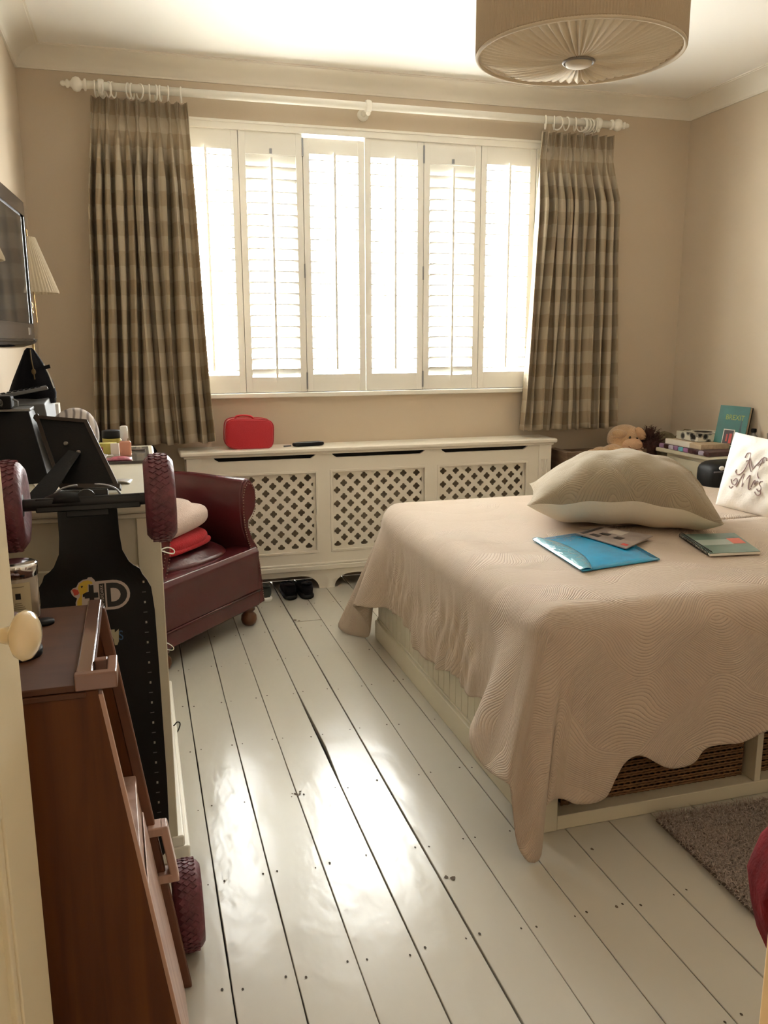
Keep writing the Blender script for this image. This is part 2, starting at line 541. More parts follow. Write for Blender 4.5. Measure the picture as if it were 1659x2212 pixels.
def text_mesh(body, size, name, material, parent, M, ext=0.0004, align='CENTER', shear=0.0, sx=1.0, offset=0.0):
    cu = bpy.data.curves.new(name, 'FONT')
    cu.body = body; cu.size = size; cu.extrude = ext; cu.align_x = align; cu.align_y = 'CENTER'; cu.shear = shear
    cu.offset = offset
    tmp = bpy.data.objects.new(name, cu)
    COL.objects.link(tmp)
    dg = bpy.context.evaluated_depsgraph_get(); dg.update()
    me = bpy.data.meshes.new_from_object(tmp.evaluated_get(dg))
    bpy.data.objects.remove(tmp)
    me.transform(M @ Matrix.Diagonal((sx, 1, 1, 1)))
    me.materials.clear(); me.materials.append(material)
    me.name = name
    o = bpy.data.objects.new(name, me)
    return link(o, parent)

def frame_matrix(origin, xdir, ydir):
    x = Vector(xdir).normalized(); y = Vector(ydir); y = (y - y.dot(x) * x).normalized(); z = x.cross(y)
    M = Matrix((x, y, z)).transposed().to_4x4(); M.translation = Vector(origin)
    return M

def copy_tree(o, parent=None):
    c = o.copy(); COL.objects.link(c)
    if parent is not None: c.parent = parent
    for ch in [x for x in bpy.data.objects if x.parent == o]:
        copy_tree(ch, c)
    return c

# ------------------------------------------------------------------ the room shell
XL, XR, YW, YB, ZC = -0.51, 3.60, 5.12, 0.50, 2.995
def struct(name, mb, m, parent=None, **k):
    o = mb.build(name, m, parent, **k)
    if parent is None: tag(o, kind='structure')
    return o

def labelled(o, label): o['label'] = label; return o
WX0, WX1, WZ0, WZ1 = 0.255, 2.495, 1.185, 2.68       # window opening
w = MB()
w.bx(XL - .15, WX0, YW, YW + .28, 0, ZC + .1); w.bx(WX1, XR + .15, YW, YW + .28, 0, ZC + .1)
w.bx(WX0, WX1, YW, YW + .28, 0, WZ0); w.bx(WX0, WX1, YW, YW + .28, WZ1, ZC + .1)
labelled(struct('wall_back', w, WALL), 'cream painted window wall behind the curtains and radiator cover')
labelled(struct('wall_left', MB().bx(XL - .15, XL, YB - .12, YW, 0, ZC + .1), WALL), 'cream wall on the left behind the television')
labelled(struct('wall_right', MB().bx(XR, XR + .15, YB - .12, YW, 0, ZC + .1), WALL), 'cream wall on the right beyond the bed')
w = MB()
w.bx(XL, -.40, YB - .12, YB, 0, ZC + .1); w.bx(.512, XR, YB - .12, YB, 0, ZC + .1); w.bx(-.40, .50, YB - .12, YB, 2.08, ZC + .1)
labelled(struct('wall_front', w, WALL), 'cream wall with the doorway the room is seen through')
labelled(struct('ceiling', MB().bx(XL - .15, XR + .15, YB - .12, YW + .28, ZC, ZC + .1), CEIL), 'plain white ceiling')
# hallway shell behind the camera, wall colour darkened to dim the bounced light
w = MB(); w.bx(-1.1, -1.0, -2.2, YB - .12, 0, 2.9); w.bx(1.3, 1.4, -2.2, YB - .12, 0, 2.9); w.bx(-1.1, 1.4, -2.3, -2.2, 0, 2.9)
w.bx(-1.1, 1.4, -2.3, YB - .12, 2.8, 2.9)
labelled(struct('wall_hall', w, mat('hall_dimmed_paint', (.30, .24, .17, 1), .8)), 'hallway walls outside the doorway, coloured dark as if unlit')

# cornice: a coved profile along three walls, one moulding each
def cove():
    pts = [(0.0, 0.0), (0.006, 0.0), (0.010, -0.004), (0.020, -0.004)]       # (out from wall, down) built below
    out = []
    H, D = .090, .135
    out.append((0.0, -H - .006)); out.append((.010, -H - .006)); out.append((.010, -H + .004))
    for i in range(9):
        a = (PI / 2) * i / 8
        out.append((.012 + (D - .024) * (1 - math.cos(a)), -H + .006 + (H - .016) * math.sin(a)))
    out.append((D - .010, -.006)); out.append((D, -.006)); out.append((D, 0.0)); out.append((0.0, 0.0))
    return out
PR = cove()
def cornice(name, p0, p1, inward, label):
    a, b = Vector(p0), Vector(p1); t = (b - a).normalized(); n = Vector(inward)
    rings = []
    for e, sgn in ((a, 1), (b, -1)):
        ring = []
        for o_, dz in PR:
            ring.append(e + n * o_ + t * (sgn * o_) + Vector((0, 0, dz)))
        rings.append(ring)
    m = MB(); m.loft(rings)
    o = struct(name, m, CORN); o['label'] = label
    smooth_by_angle(o)
cornice('trim_1', (XL, YW, ZC), (XR, YW, ZC), (0, -1, 0), 'coved cornice above the window wall')
cornice('trim_2', (XL, YB, ZC), (XL, YW, ZC), (1, 0, 0), 'coved cornice above the left wall')
cornice('trim_3', (XR, YW, ZC), (XR, YB, ZC), (-1, 0, 0), 'coved cornice above the right wall')
labelled(struct('baseboard_left', MB().bx(XL, XL + .018, YB, YW - .02, 0, .14), TRIMW, bevel=.004), 'white baseboard along the left wall')
labelled(struct('baseboard_right', MB().bx(XR - .018, XR, YB, YW - .02, 0, .14), TRIMW, bevel=.004), 'white baseboard along the right wall')
m = MB(); m.bx(XL, .22, YW - .018, YW, 0, .14); m.bx(2.60, XR, YW - .018, YW, 0, .14)
labelled(struct('baseboard_back', m, TRIMW, bevel=.004), 'white baseboard of the window wall at both sides of the radiator cover')

# floor: dark sub-floor and separate painted boards
floor = struct('floor', MB().bx(XL - .15, XR + .15, -2.3, YW + .1, -.06, -.024), DARK)
floor['label'] = 'white painted floorboards with dark gaps and nail heads'
rnd = random.Random(3)
seams = [.132 + .1534 * k for k in range(-9, 24)]
for i, (a, b) in enumerate(zip(seams, seams[1:])):
    if b < -1.1 or a > XR: continue
    ga, gb = rnd.uniform(.0009, .0022), rnd.uniform(.0009, .0022)
    if abs(a - .594) < .01: ga = .0026
    if abs(a - .748) < .01: ga = .003
    y1 = YW
    cuts = [(-2.2, y1)]
    if abs(a - .748) < .02: cuts = [(-2.2, 4.305), (4.312, y1)]
    elif i % 3 == 0: yc = rnd.choice([-.7, .93, 3.79 + .0]); cuts = [(-2.2, yc), (yc + .003, y1)] if not (.5 < a < 1.1) else cuts
    for (y0, y2) in cuts:
        z = rnd.uniform(-.0009, .0)
        x0, x1 = max(a + ga, -1.05), min(b - gb, XR)
        N = 26
        bm = MB()
        # slightly wavy edges, as sawn
        ring = []
        L = [(x0 + rnd.uniform(-.0007, .0007), y0 + (y2 - y0) * k / N) for k in range(N + 1)]
        Rr = [(x1 + rnd.uniform(-.0007, .0007), y0 + (y2 - y0) * k / N) for k in range(N + 1)]
        # worn notch beside the middle board
        if abs(a - .594) < .01:
            L = [(x0 + (.010 if 2.78 < y < 2.92 else 0) + (.005 if 3.06 < y < 3.2 else 0), y) for x, y in L]
        rings = []
        for (lx, ly), (rx, ry) in zip(L, Rr):
            rings.append([(lx, ly, -.022), (lx, ly, z - .0015), (lx + .0015, ly, z), (rx - .0015, ry, z), (rx, ry, z - .0015), (rx, ry, -.022)])
        bm.loft(rings)
        bm.build('floorboard', FLOORP, floor)
nails = MB()
for k in range(0, 11):
    y = 1.746 + .408 * (k - 3)
    if y > 5.0 or y < .5: continue
    for s in seams:
        if s < -.3 or s > XR - .1: continue
        for sd in (-1, 1):
            if rnd.random() < .08: continue
            x = s + sd * rnd.uniform(.018, .026); yy = y + rnd.uniform(-.012, .012)
            r = rnd.uniform(.0022, .0038)
            nails.poly([(x + r * math.cos(a * PI / 3), yy + 1.5 * r * math.sin(a * PI / 3), .0006) for a in range(6)], [tuple(range(6))])
nails.build('nail_heads', mat('nail_rust', (0.05, 0.035, 0.02, 1), .8), floor)['kind'] = 'stuff'
chips = MB()
for (cx_, cy_, r) in [(.756, 4.335, .013), (.775, 4.318, .008), (.435, 2.565, .009), (.447, 2.56, .006), (.452, 2.575, .005), (.424, 2.57, .004),
                      (.44, 2.552, .005), (.78, 1.99, .010), (.765, 2.0, .008), (.89, 4.30, .006), (1.23, 2.0, .007), (1.515, 1.62, .008), (1.16, 1.75, .006)]:
    k = 9
    chips.poly([(cx_ + r * rnd.uniform(.5, 1.2) * math.cos(2 * PI * a / k), cy_ + r * rnd.uniform(.5, 1.2) * math.sin(2 * PI * a / k), .0008) for a in range(k)], [tuple(range(k))])
chips.build('worn_patches', mat('bare_wood_chip', (0.10, 0.07, 0.045, 1), .8), floor)['kind'] = 'stuff'

# ------------------------------------------------------------------ window with glazing, shutters, sill
win = bpy.data.objects.new('window_1', None); COL.objects.link(win); win.location = (1.37, YW + .14, WZ0)
tag(win, 'wide white window behind the louvred shutters', kind='structure')
m = MB(); y0, y1 = YW + .17, YW + .22
m.bx(WX0, WX0 + .05, y0, y1, WZ0, WZ1); m.bx(WX1 - .05, WX1, y0, y1, WZ0, WZ1); m.bx(WX0, WX1, y0, y1, WZ1 - .05, WZ1); m.bx(WX0, WX1, y0, y1, WZ0, WZ0 + .05)
for x in (1.003, 1.745): m.bx(x - .025, x + .025, y0, y1, WZ0, WZ1)
m.build('window_frame', TRIMW, win)
for a, b in ((WX0 + .05, .978), (1.028, 1.72), (1.77, WX1 - .05)):
    MB().bx(a, b, y0 + .02, y0 + .026, WZ0 + .05, WZ1 - .05).build('pane', PANE, win)
MB().bx(.20, 2.55, YW - .035, YW + .17, WZ0 - .027, WZ0).build('window_sill', TRIMW, win, bevel=.006)

SH_Y = YW - .015
fr = thing('window_surround', 'white wooden surround fixed round the window that carries the shutters', 'surround', (1.37, SH_Y, 1.19))
m = MB(); m.bx(WX0 - .02, WX1 + .02, YW - .035, YW + .04, 2.660, 2.70); m.bx(WX0 - .02, WX1 + .02, YW - .045, YW, 2.694, 2.708)
m.build('head', TRIMW, fr, bevel=.003)
for x in (WX0 - .02, WX1 - .005): MB().bx(x, x + .025, YW - .035, YW + .02, 1.187, 2.662).build('jamb', TRIMW, fr, bevel=.003)

LOUV = None
slat_len = .295
def louver_mesh():
    m = MB()
    N = 10; prof = []
    for i in range(N):
        a = 2 * PI * i / N
        prof.append((.034 * math.cos(a), .0048 * math.sin(a)))
    m.loft([[(-slat_len / 2, y, z) for y, z in prof], [(slat_len / 2, y, z) for y, z in prof]])
    bmesh.ops.recalc_face_normals(m.bm, faces=m.bm.faces)
    me = bpy.data.meshes.new('louver'); m.bm.to_mesh(me); m.bm.free(); me.materials.append(SHUT); me.shade_smooth()
    return me
LOUV = louver_mesh()
panel_x = [.263, .633, 1.003, 1.374, 1.745, 2.118, 2.487]
plabels = ['white louvred shutter panel partly behind the left curtain', 'second shutter panel from the left with its top louvres tilted shut',
           'third shutter panel from the left, blown out by daylight, left of the centre gap', 'fourth shutter panel from the left, right of the centre gap',
           'fifth shutter panel from the left with its top louvres tilted shut', 'white louvred shutter panel beside the right curtain']
for k in range(6):
    x0, x1 = panel_x[k] + .0015, panel_x[k + 1] - .0015
    xc = (x0 + x1) / 2
    sh = thing('shutter', plabels[k], 'shutter', (xc, SH_Y, 1.19), 'louvred shutter panels across the window')
    ztop = 2.6595 if k != 2 else 2.643
    yA, yB = YW - .020, YW + .010
    sw = .0385
    for a in (x0, x1 - sw): MB().bx(a, a + sw, yA, yB, 1.190, ztop).build('stile', SHUT, sh, bevel=.002)
    zt, zb = (2.556, 1.293) if k not in (1, 4) else (2.540, 1.279)
    MB().bx(x0 + sw, x1 - sw, yA + .003, yB - .003, zt, ztop).build('top_rail', SHUT, sh)
    MB().bx(x0 + sw, x1 - sw, yA + .003, yB - .003, 1.190, zb).build('bottom_rail', SHUT, sh)
    if k in (0, 1, 3, 4): MB().bx(x1 - .008, x1 + .010, yB, yB + .005, 1.190, 2.6595).build('light_stop_strip', SHUT, sh)  # unseen strip added behind the panel gap to stop daylight leaking
    if k in (0, 5):
        e_ = x0 if k == 0 else x1
        MB().bx(e_ - .012, e_ + .012, yB, yB + .005, 1.190, 2.6595).build('light_stop_strip', SHUT, sh)  # same added strip at the jamb, blocks daylight
    n = 20
    pitch = (zt - zb) / n
    tilt = math.radians(7) if k not in (1, 4) else math.radians(-36)
    for j in range(n):
        lo = bpy.data.objects.new('louver', LOUV)
        tl = tilt
        if k in (1, 4) and j >= n - 3: tl = math.radians({n - 1: -84, n - 2: -62, n - 3: -52}[j])
        lo.matrix_basis = Matrix.Translation((xc, (yA + yB) / 2 + .002, zb + pitch * (j + .5))) @ Matrix.Rotation(tl, 4, 'X') @ Matrix.Diagonal(((x1 - x0 - 2 * sw) / slat_len, 1, 1, 1))
        link(lo, sh)
    yr = yA - .020
    MB().bx(xc - .0065, xc + .0065, yr - .005, yr + .005, zb + .03 if k not in (1, 4) else zb - .03, zt + .01 if k not in (1, 4) else zt - .02).build('tilt_rod', SHUT, sh)
    if k in (1, 4): MB().bx(xc - .006, xc + .006, yA - .012, yA + .004, zt + .005, zt + .03).build('rod_keeper', GREYM, sh)
    if k in (2, 4):
        for z in (1.255, 2.59): MB().bx(x0 - .006, x0 + .003, yA - .005, yA + .012, z - .05, z + .05).build('hinge', GREYM, sh)
    if k in (1, 3):
        MB().bx(x1 - .003, x1 + .004, yA - .004, yA + .006, 1.86, 1.94).build('magnet_catch', GREYM, sh)

# ------------------------------------------------------------------ curtain pole and curtains
pole = thing('curtain_pole', 'long white wooden curtain pole with turned finials above the window', 'curtain pole', (1.39, 5.0, 2.805))
PZ, PY = 2.808, 4.995
MB().cyl((-.17, PY, PZ), (2.95, PY, PZ), .0215, n=20).build('pole', TRIMW, pole, smooth=True)
def finial(x, s):
    prof = [(.0215, 0), (.030, .004), (.030, .012), (.019, .018), (.019, .026), (.033, .036), (.037, .052), (.031, .068), (.016, .078), (.014, .086), (.021, .092), (.021, .10), (.011, .106), (.015, .116), (.010, .128), (0.0, .132)]
    f = MB().lathe(prof, (x, PY, PZ), (s, 0, 0), 20).build('finial', TRIMW, pole, smooth=True)
finial(-.155, -1); finial(2.935, 1)
for x in (-.085, 1.37, 2.85):
    m = MB(); m.lathe([(.030, -.016), (.034, -.008), (.034, .008), (.030, .016)], (x, PY, PZ), (1, 0, 0), 20)
    m.cyl((x, PY, PZ - .01), (x, YW, PZ - .02), .014, n=12); m.lathe([(.034, 0), (.034, .010), (.020, .018)], (x, YW - .0005, PZ - .02), (0, -1, 0), 18)
    m.ell((x, PY, PZ - .035), (.014, .014, .016), n=12, m=8)
    m.build('bracket', TRIMW, pole, smooth=True)

def curtain(name, label, lx, rx, zt, zb, nf, seed, rings, lean=0.0):
    """lx, rx: list of (z, x) for the left and right outline"""
    cur = thing(name, label, 'curtain', ((lx[0][1] + rx[0][1]) / 2, PY, zb), 'plaid curtains at the window')
    rn = random.Random(seed)
    ph = [rn.uniform(-.35, .35) for _ in range(nf + 2)]
    am = [rn.uniform(.75, 1.25) for _ in range(nf + 2)]
    wd = [rn.uniform(.75, 1.3) for _ in range(nf)]
    tot = sum(wd); cum = [0]
    for q in wd: cum.append(cum[-1] + q / tot)
    def interp(L, z):
        for (z0, x0), (z1, x1) in zip(L, L[1:]):
            if z <= z0 and z >= z1:
                f = (z0 - z) / (z0 - z1 + 1e-9); return x0 + (x1 - x0) * f
        return L[-1][1] if z < L[-1][0] else L[0][1]
    NU, NV = nf * 26, 64
    clothw = 2.1 * (rx[0][1] - lx[0][1] + .1)
    def fold(u):
        for i in range(nf):
            if u <= cum[i + 1] + 1e-9:
                return i, (u - cum[i]) / (cum[i + 1] - cum[i])
        return nf - 1, 1.0
    def f(u, v):
        v2 = v ** 1.15
        z = zt + (zb - zt) * v2
        i, q = fold(u)
        ang = 2 * PI * q
        d = (zt - z)
        pin = .125
        a0 = .066 * am[i]
        if d < pin:
            k = d / pin
            A = .016 * (1 - k) + .008
            # triple pinch pleat heading
            y = -A * math.cos(ang) - .014 * (1 - k * .5) * max(0, math.cos(ang)) * math.cos(5 * ang)
            xs = .0
        else:
            k = min(1, (d - pin) / .35); k = k * k * (3 - 2 * k)
            A = .008 + (a0 - .008) * k
            wob = .25 * math.sin(2.2 * d + ph[i] * 9)
            sh_ = math.cos(ang + .5 * math.sin(ang) + wob * .6)
            tube_ = 2 * abs(math.cos(ang / 2 + .22 * math.sin(ang) + wob * .25)) ** .62 - 1.15
            sh_ = sh_ * (1 - k) + tube_ * k
            y = -A * (sh_ + .10 * math.cos(2 * ang + ph[i] * 4) * k) + .008 * k * math.sin(5 * u * nf + 3 * d)
            xs = .010 * k * math.sin(ang * 2 + ph[i] * 6) + .013 * k * math.sin(1.9 * d + ph[i] * 7)
        dq = q if q < .5 else q - 1
        pull = .62 * math.exp(-((d - pin) / .05) ** 2) + (.25 if d < pin else 0)
        pull = min(pull, .7) * min(1, 12 * u) * min(1, 12 * (1 - u))
        xs -= pull * dq * (cum[i + 1] - cum[i]) * (interp(rx, z) - interp(lx, z))
        x = interp(lx, z) * (1 - u) + interp(rx, z) * u + xs * min(1, 6 * min(u, 1 - u) + .1)
        zz = z + (.006 * math.sin(u * 40) + .004 * math.cos(ang)) * v2
        return Vector((x, PY - .012 + y + lean * v2, zz))
    m = MB(); m.grid(f, NU, NV, lambda u, v: (u * clothw + seed * .03, (zt - zb) * v ** 1.15))
    m.build('drape', PLAID, cur, smooth=True, solid=.003)
    for x in rings:
        a = rn.uniform(-.5, .5)
        pts = []
        for q in range(20):
            t = 2 * PI * q / 20
            p = Vector((0, .037 * math.cos(t), .037 * math.sin(t)))
            p = Matrix.Rotation(a, 3, 'Z') @ p
            pts.append(p + Vector((x, PY, PZ - .0145)))
        MB().tube(pts, .0046, 6, closed=True).build('ring', TRIMW, cur, smooth=True)
    return cur
def xs_from_px(L, a, b, x0, x1): return [x0 + (p - a) / (b - a) * (x1 - x0) for p in L]
curtain('curtain', 'beige and cream plaid curtain to the left of the window', [(2.76, -.135), (2.6, -.15), (2.2, -.185), (1.0, -.235), (.9, -.235)],
        [(2.76, .352), (2.60, .36), (2.2, .375), (1.6, .39), (1.2, .405), (1.0, .42), (.9, .425)], 2.748, .915, 10, 3,
        xs_from_px([210, 219, 237, 246, 277, 284, 300, 320, 333, 342, 358, 385], 210, 385, -.115, .325))
curtain('curtain', 'beige and cream plaid curtain to the right of the window', [(2.76, 2.455), (2.2, 2.44), (1.6, 2.41), (1.1, 2.385), (.9, 2.37)],
        [(2.76, 2.935), (2.62, 2.95), (2.35, 3.00), (2.0, 3.005), (1.2, 3.04), (.9, 3.06)], 2.735, .918, 10, 8,
        xs_from_px([1187, 1207, 1216, 1236, 1256, 1272, 1278, 1284, 1290, 1304], 1187, 1304, 2.49, 2.83))

# ------------------------------------------------------------------ radiator cover
def circle_outline(cx_, cz_, a=.0122, b=.0098, n=32):
    pts = []
    for i in range(n):
        t = 2 * PI * i / n + PI / n
        ph = ((t + PI / 4) % (PI / 2)) - PI / 4
        r = a * math.cos(ph) + math.sqrt(max(0, b * b - (a * math.sin(ph)) ** 2))
        pts.append((cx_ + r * math.cos(t), cz_ + r * math.sin(t)))
    return pts
def clip_rect(P, x0, x1, z0, z1):
    def cl(P, inside, inter):
        out = []
        for i in range(len(P)):
            a, b = P[i - 1], P[i]
            ia, ib = inside(a), inside(b)
            if ib:
                if not ia: out.append(inter(a, b))
                out.append(b)
            elif ia: out.append(inter(a, b))
        return out
    def ix(c): return lambda a, b: (c, a[1] + (b[1] - a[1]) * (c - a[0]) / (b[0] - a[0]))
    def iz(c): return lambda a, b: (a[0] + (b[0] - a[0]) * (c - a[1]) / (b[1] - a[1]), c)
    for ins, it in ((lambda p: p[0] >= x0, ix(x0)), (lambda p: p[0] <= x1, ix(x1)), (lambda p: p[1] >= z0, iz(z0)), (lambda p: p[1] <= z1, iz(z1))):
        P = cl(P, ins, it)
        if not P: return []
    return P
def plate_with_holes(name, outer, holes, y0, thick, material, parent):
    """flat plate in the XZ plane from filled 2D curves"""
    cu = bpy.data.curves.new(name, 'CURVE'); cu.dimensions = '2D'; cu.fill_mode = 'BOTH'; cu.extrude = thick / 2
    for P in [outer] + holes:
        sp = cu.splines.new('POLY'); sp.points.add(len(P) - 1)
        for i, (x, z) in enumerate(P): sp.points[i].co = (x, z, 0, 1)
        sp.use_cyclic_u = True
    tmp = bpy.data.objects.new(name, cu); COL.objects.link(tmp)
    dg = bpy.context.evaluated_depsgraph_get(); dg.update()
    me = bpy.data.meshes.new_from_object(tmp.evaluated_get(dg)); bpy.data.objects.remove(tmp)
    me.transform(Matrix.Translation((0, y0 + thick / 2, 0)) @ Matrix.Rotation(PI / 2, 4, 'X'))
    me.materials.clear(); me.materials.append(material)
    o = bpy.data.objects.new(name, me)
    return link(o, parent)

rc = thing('radiator_cover', 'cream wooden radiator cover with quatrefoil grilles under the window', 'radiator cover', (1.4, 5.0, 0))
CX0, CX1, CY = .25, 2.55, 4.905
def slot(x0, x1):
    return [(x0, .838), (x0 + .012, .822), (x0 + .035, .808), (x1 - .035, .808), (x1 - .012, .822), (x1, .838)]
def rect(x0, x1, z0, z1): return [(x0, z0), (x1, z0), (x1, z1), (x0, z1)]
G = [(.398, 1.002), (1.100, 1.692), (1.785, 2.380)]
SL = [(.398, 1.008), (1.096, 1.695), (1.792, 2.392)]
AR = [(.36, 1.010), (1.106, 1.70), (1.80, 2.40)]
outer = [(CX0, 0.0)]
for a, b in AR:
    outer.append((a, 0.0))
    for i in range(1, 8):
        t = PI / 2 * i / 7; outer.append((a + .11 * (1 - math.cos(t)), .085 * math.sin(t)))
    for i in range(0, 7):
        t = PI / 2 * (1 - i / 7); outer.append((b - .11 * (1 - math.cos(t)), .085 * math.sin(t)))
    outer.append((b, 0.0))
outer += [(CX1, 0.0), (CX1, .845), (CX0, .845)]
gz0, gz1 = .238, .722
plate_with_holes('front_frame', outer, [rect(a, b, gz0, gz1) for a, b in G] + [slot(a, b) for a, b in SL], CY - .016, .018, COVERP, rc)
for a, b in G:
    holes = []
    s = .0423
    x0c = b - .047 if a < .5 else a + .035
    xi0, xi1, zi0, zi1 = a + .014, b - .014, gz0 + .016, gz1 - .014
    for i in range(-16, 17):
        for j in range(-2, 14):
            if (i + j) % 2: continue
            P = circle_outline(x0c + i * s, .6885 - j * s)
            if P[0][0] < a - .1 or P[0][0] > b + .1: continue
            P = clip_rect(P, xi0, xi1, zi0, zi1)
            if len(P) > 4:
                ar = abs(sum(P[k - 1][0] * P[k][1] - P[k][0] * P[k - 1][1] for k in range(len(P)))) / 2
                if ar > 1.2e-4: holes.append(P)
    plate_with_holes('grille', rect(a - .006, b + .006, gz0 - .006, gz1 + .006), holes, CY + .004, .006, COVERP, rc)
    m = MB()
    for x0, x1, z0, z1 in ((a - .012, a + .002, gz0 - .012, gz1 + .012), (b - .002, b + .012, gz0 - .012, gz1 + .012), (a, b, gz0 - .012, gz0 + .002), (a, b, gz1 - .002, gz1 + .012)):
        m.bx(x0, x1, CY - .020, CY - .014, z0, z1)
    m.build('grille_moulding', COVERP, rc, bevel=.002)
m = MB(); m.bx(CX0 - .035, CX1 + .035, CY - .045, YW, .846, .872)
m.build('top_shelf', COVERP, rc, bevel=.009, seg=3)
MB().bx(CX0 - .015, CX1 + .015, CY - .030, CY - .012, .832, .846).build('shelf_moulding', COVERP, rc, bevel=.004)
for x0, x1 in ((CX0, CX0 + .016), (CX1 - .016, CX1)): MB().bx(x0, x1, CY - .002, YW, .0, .845).build('side_panel', COVERP, rc, bevel=.002)
for a in (CX0, CX1 - .085):
    m = MB(); m.bx(a, a + .085, CY - .026, CY - .014, .09, .832)
    for q in (.022, .040, .058): m.cyl((a + q, CY - .026, .15), (a + q, CY - .026, .74), .0055, n=8)
    m.build('pilaster', COVERP, rc, smooth=False)
m = MB(); m.bx(CX0 - .008, CX1 + .008, CY - .030, CY - .012, .118, .150); m.bx(CX0 - .004, CX1 + .004, CY - .024, CY - .012, .150, .166)
m.build('base_moulding', COVERP, rc, bevel=.006)
rad = MB()
rad.bx(.36, 2.44, 4.985, 5.06, .13, .74)
for x in (.5, 1.4, 2.3): rad.bx(x, x + .03, 5.05, YW, .3, .5)
MB().bx(CX0 + .02, CX1 - .02, CY + .016, CY + .020, .755, .846).build('slot_shade_strip', DARK, rc)  # dark strip painted in as the shade behind the slots
ro = rad.build('radiator', mat('radiator_enamel', (.42, .35, .26, 1), .5), None, bevel=.003)
tag(ro, 'panel radiator seen dimly through the quatrefoil grilles of its cover', 'radiator')

# ------------------------------------------------------------------ bed
bed = thing('bed', 'cream painted bed base with tongue and groove end panel and basket cubbies', 'bed', (2.15, 3.05, 0))
BX0, BX1, BY0, BY1 = 1.12, 3.12, 2.12, 3.95
MB().bx(BX0 - .018, BX0 + .02, BY0 - .002, BY1, 0, .095).build('foot_rail', CREAMP, bed, bevel=.004)
MB().bx(BX0 - .006, BX0 + .02, BY0 + .01, BY1, .095, .105).build('foot_ledge', CREAMP, bed, bevel=.003)
nb = 28
for i in range(nb):
    a = BY0 + .028 + (BY1 - BY0 - .028) * i / nb; b = BY0 + .028 + (BY1 - BY0 - .028) * (i + 1) / nb
    m = MB(); g = .0035
    m.loft([[(BX0 + .018, a, z), (BX0 + .006, a, z), (BX0 + .006, a + g * .6, z), (BX0, a + g, z), (BX0, b - .001, z), (BX0 + .018, b - .001, z)] for z in (.100, .47)])
    m.build('beadboard', CREAMP, bed)
MB().bx(BX0, BX0 + .055, BY0 - .003, BY0 + .028, 0, .44).build('corner_post', CREAMP, bed, bevel=.003)
MB().bx(BX0 + .056, BX1, BY0, BY1, 0, .048).build('base_board', CREAMP, bed, bevel=.003)
MB().bx(BX0 + .05, BX1, BY0 + .03, BY1 - .02, .40, .56).build('top_box', CREAMP, bed, bevel=.003)
for x in (1.905, 2.60): MB().bx(x, x + .024, BY0 + .002, BY0 + .5, .048, .40).build('divider', CREAMP, bed, bevel=.002)
MB().bx(BX0 + .02, BX1, BY0 + .50, BY0 + .52, .048, .40).build('back_board', CREAMP, bed)
for (a, b) in ((1.215, 1.89), (1.945, 2.585)):
    lb = 'brown wicker storage basket in the left cubby of the bed base' if a < 1.5 else 'brown wicker storage basket right of the cubby divider'
    bk = thing('wicker_basket', lb, 'basket', ((a + b) / 2, 2.35, .05), 'storage baskets under the bed')
    MB().bx(a + .004, b - .004, 2.175, 2.58, .05, .36).build('liner', mat('basket_core', (.05, .025, .01, 1), .9), bk)
    m = MB(); nst = 30; rows = 30
    for r in range(rows):
        z = .055 + r * .0102
        n = nst * 2
        pts = [(a + (b - a) * i / n, 2.170 + .0035 * (1 if (i // 1 + r) % 2 else -1) * (1 if i % 2 else 0), z) for i in range(n + 1)]
        R_ = []
        for p in pts:
            x, y, zz = p
            R_.append([(x, y - .003, zz - .0042), (x, y - .0045, zz), (x, y - .003, zz + .0042), (x, y + .002, zz)])
        m.loft(R_)
    m.build('woven_strands', WICK, bk, smooth=True)['kind'] = 'stuff'
    m = MB()
    for i in range(nst + 1): x = a + (b - a) * i / nst; m.cyl((x, 2.171, .05), (x, 2.171, .362), .0025, n=6)
    m.build('stakes', WICK, bk)['kind'] = 'stuff'
    m = MB(); m.tube([(a, 2.17, .365), (b, 2.17, .365), (b, 2.58, .365), (a, 2.58, .365)], .008, 8, closed=True); m.build('rim', WICK, bk, smooth=True)
MB().bx(BX0 + .06, BX1, BY0 + .06, BY1 - .05, .56, .69).build('mattress', WHITEC, bed, bevel=.06, seg=3)

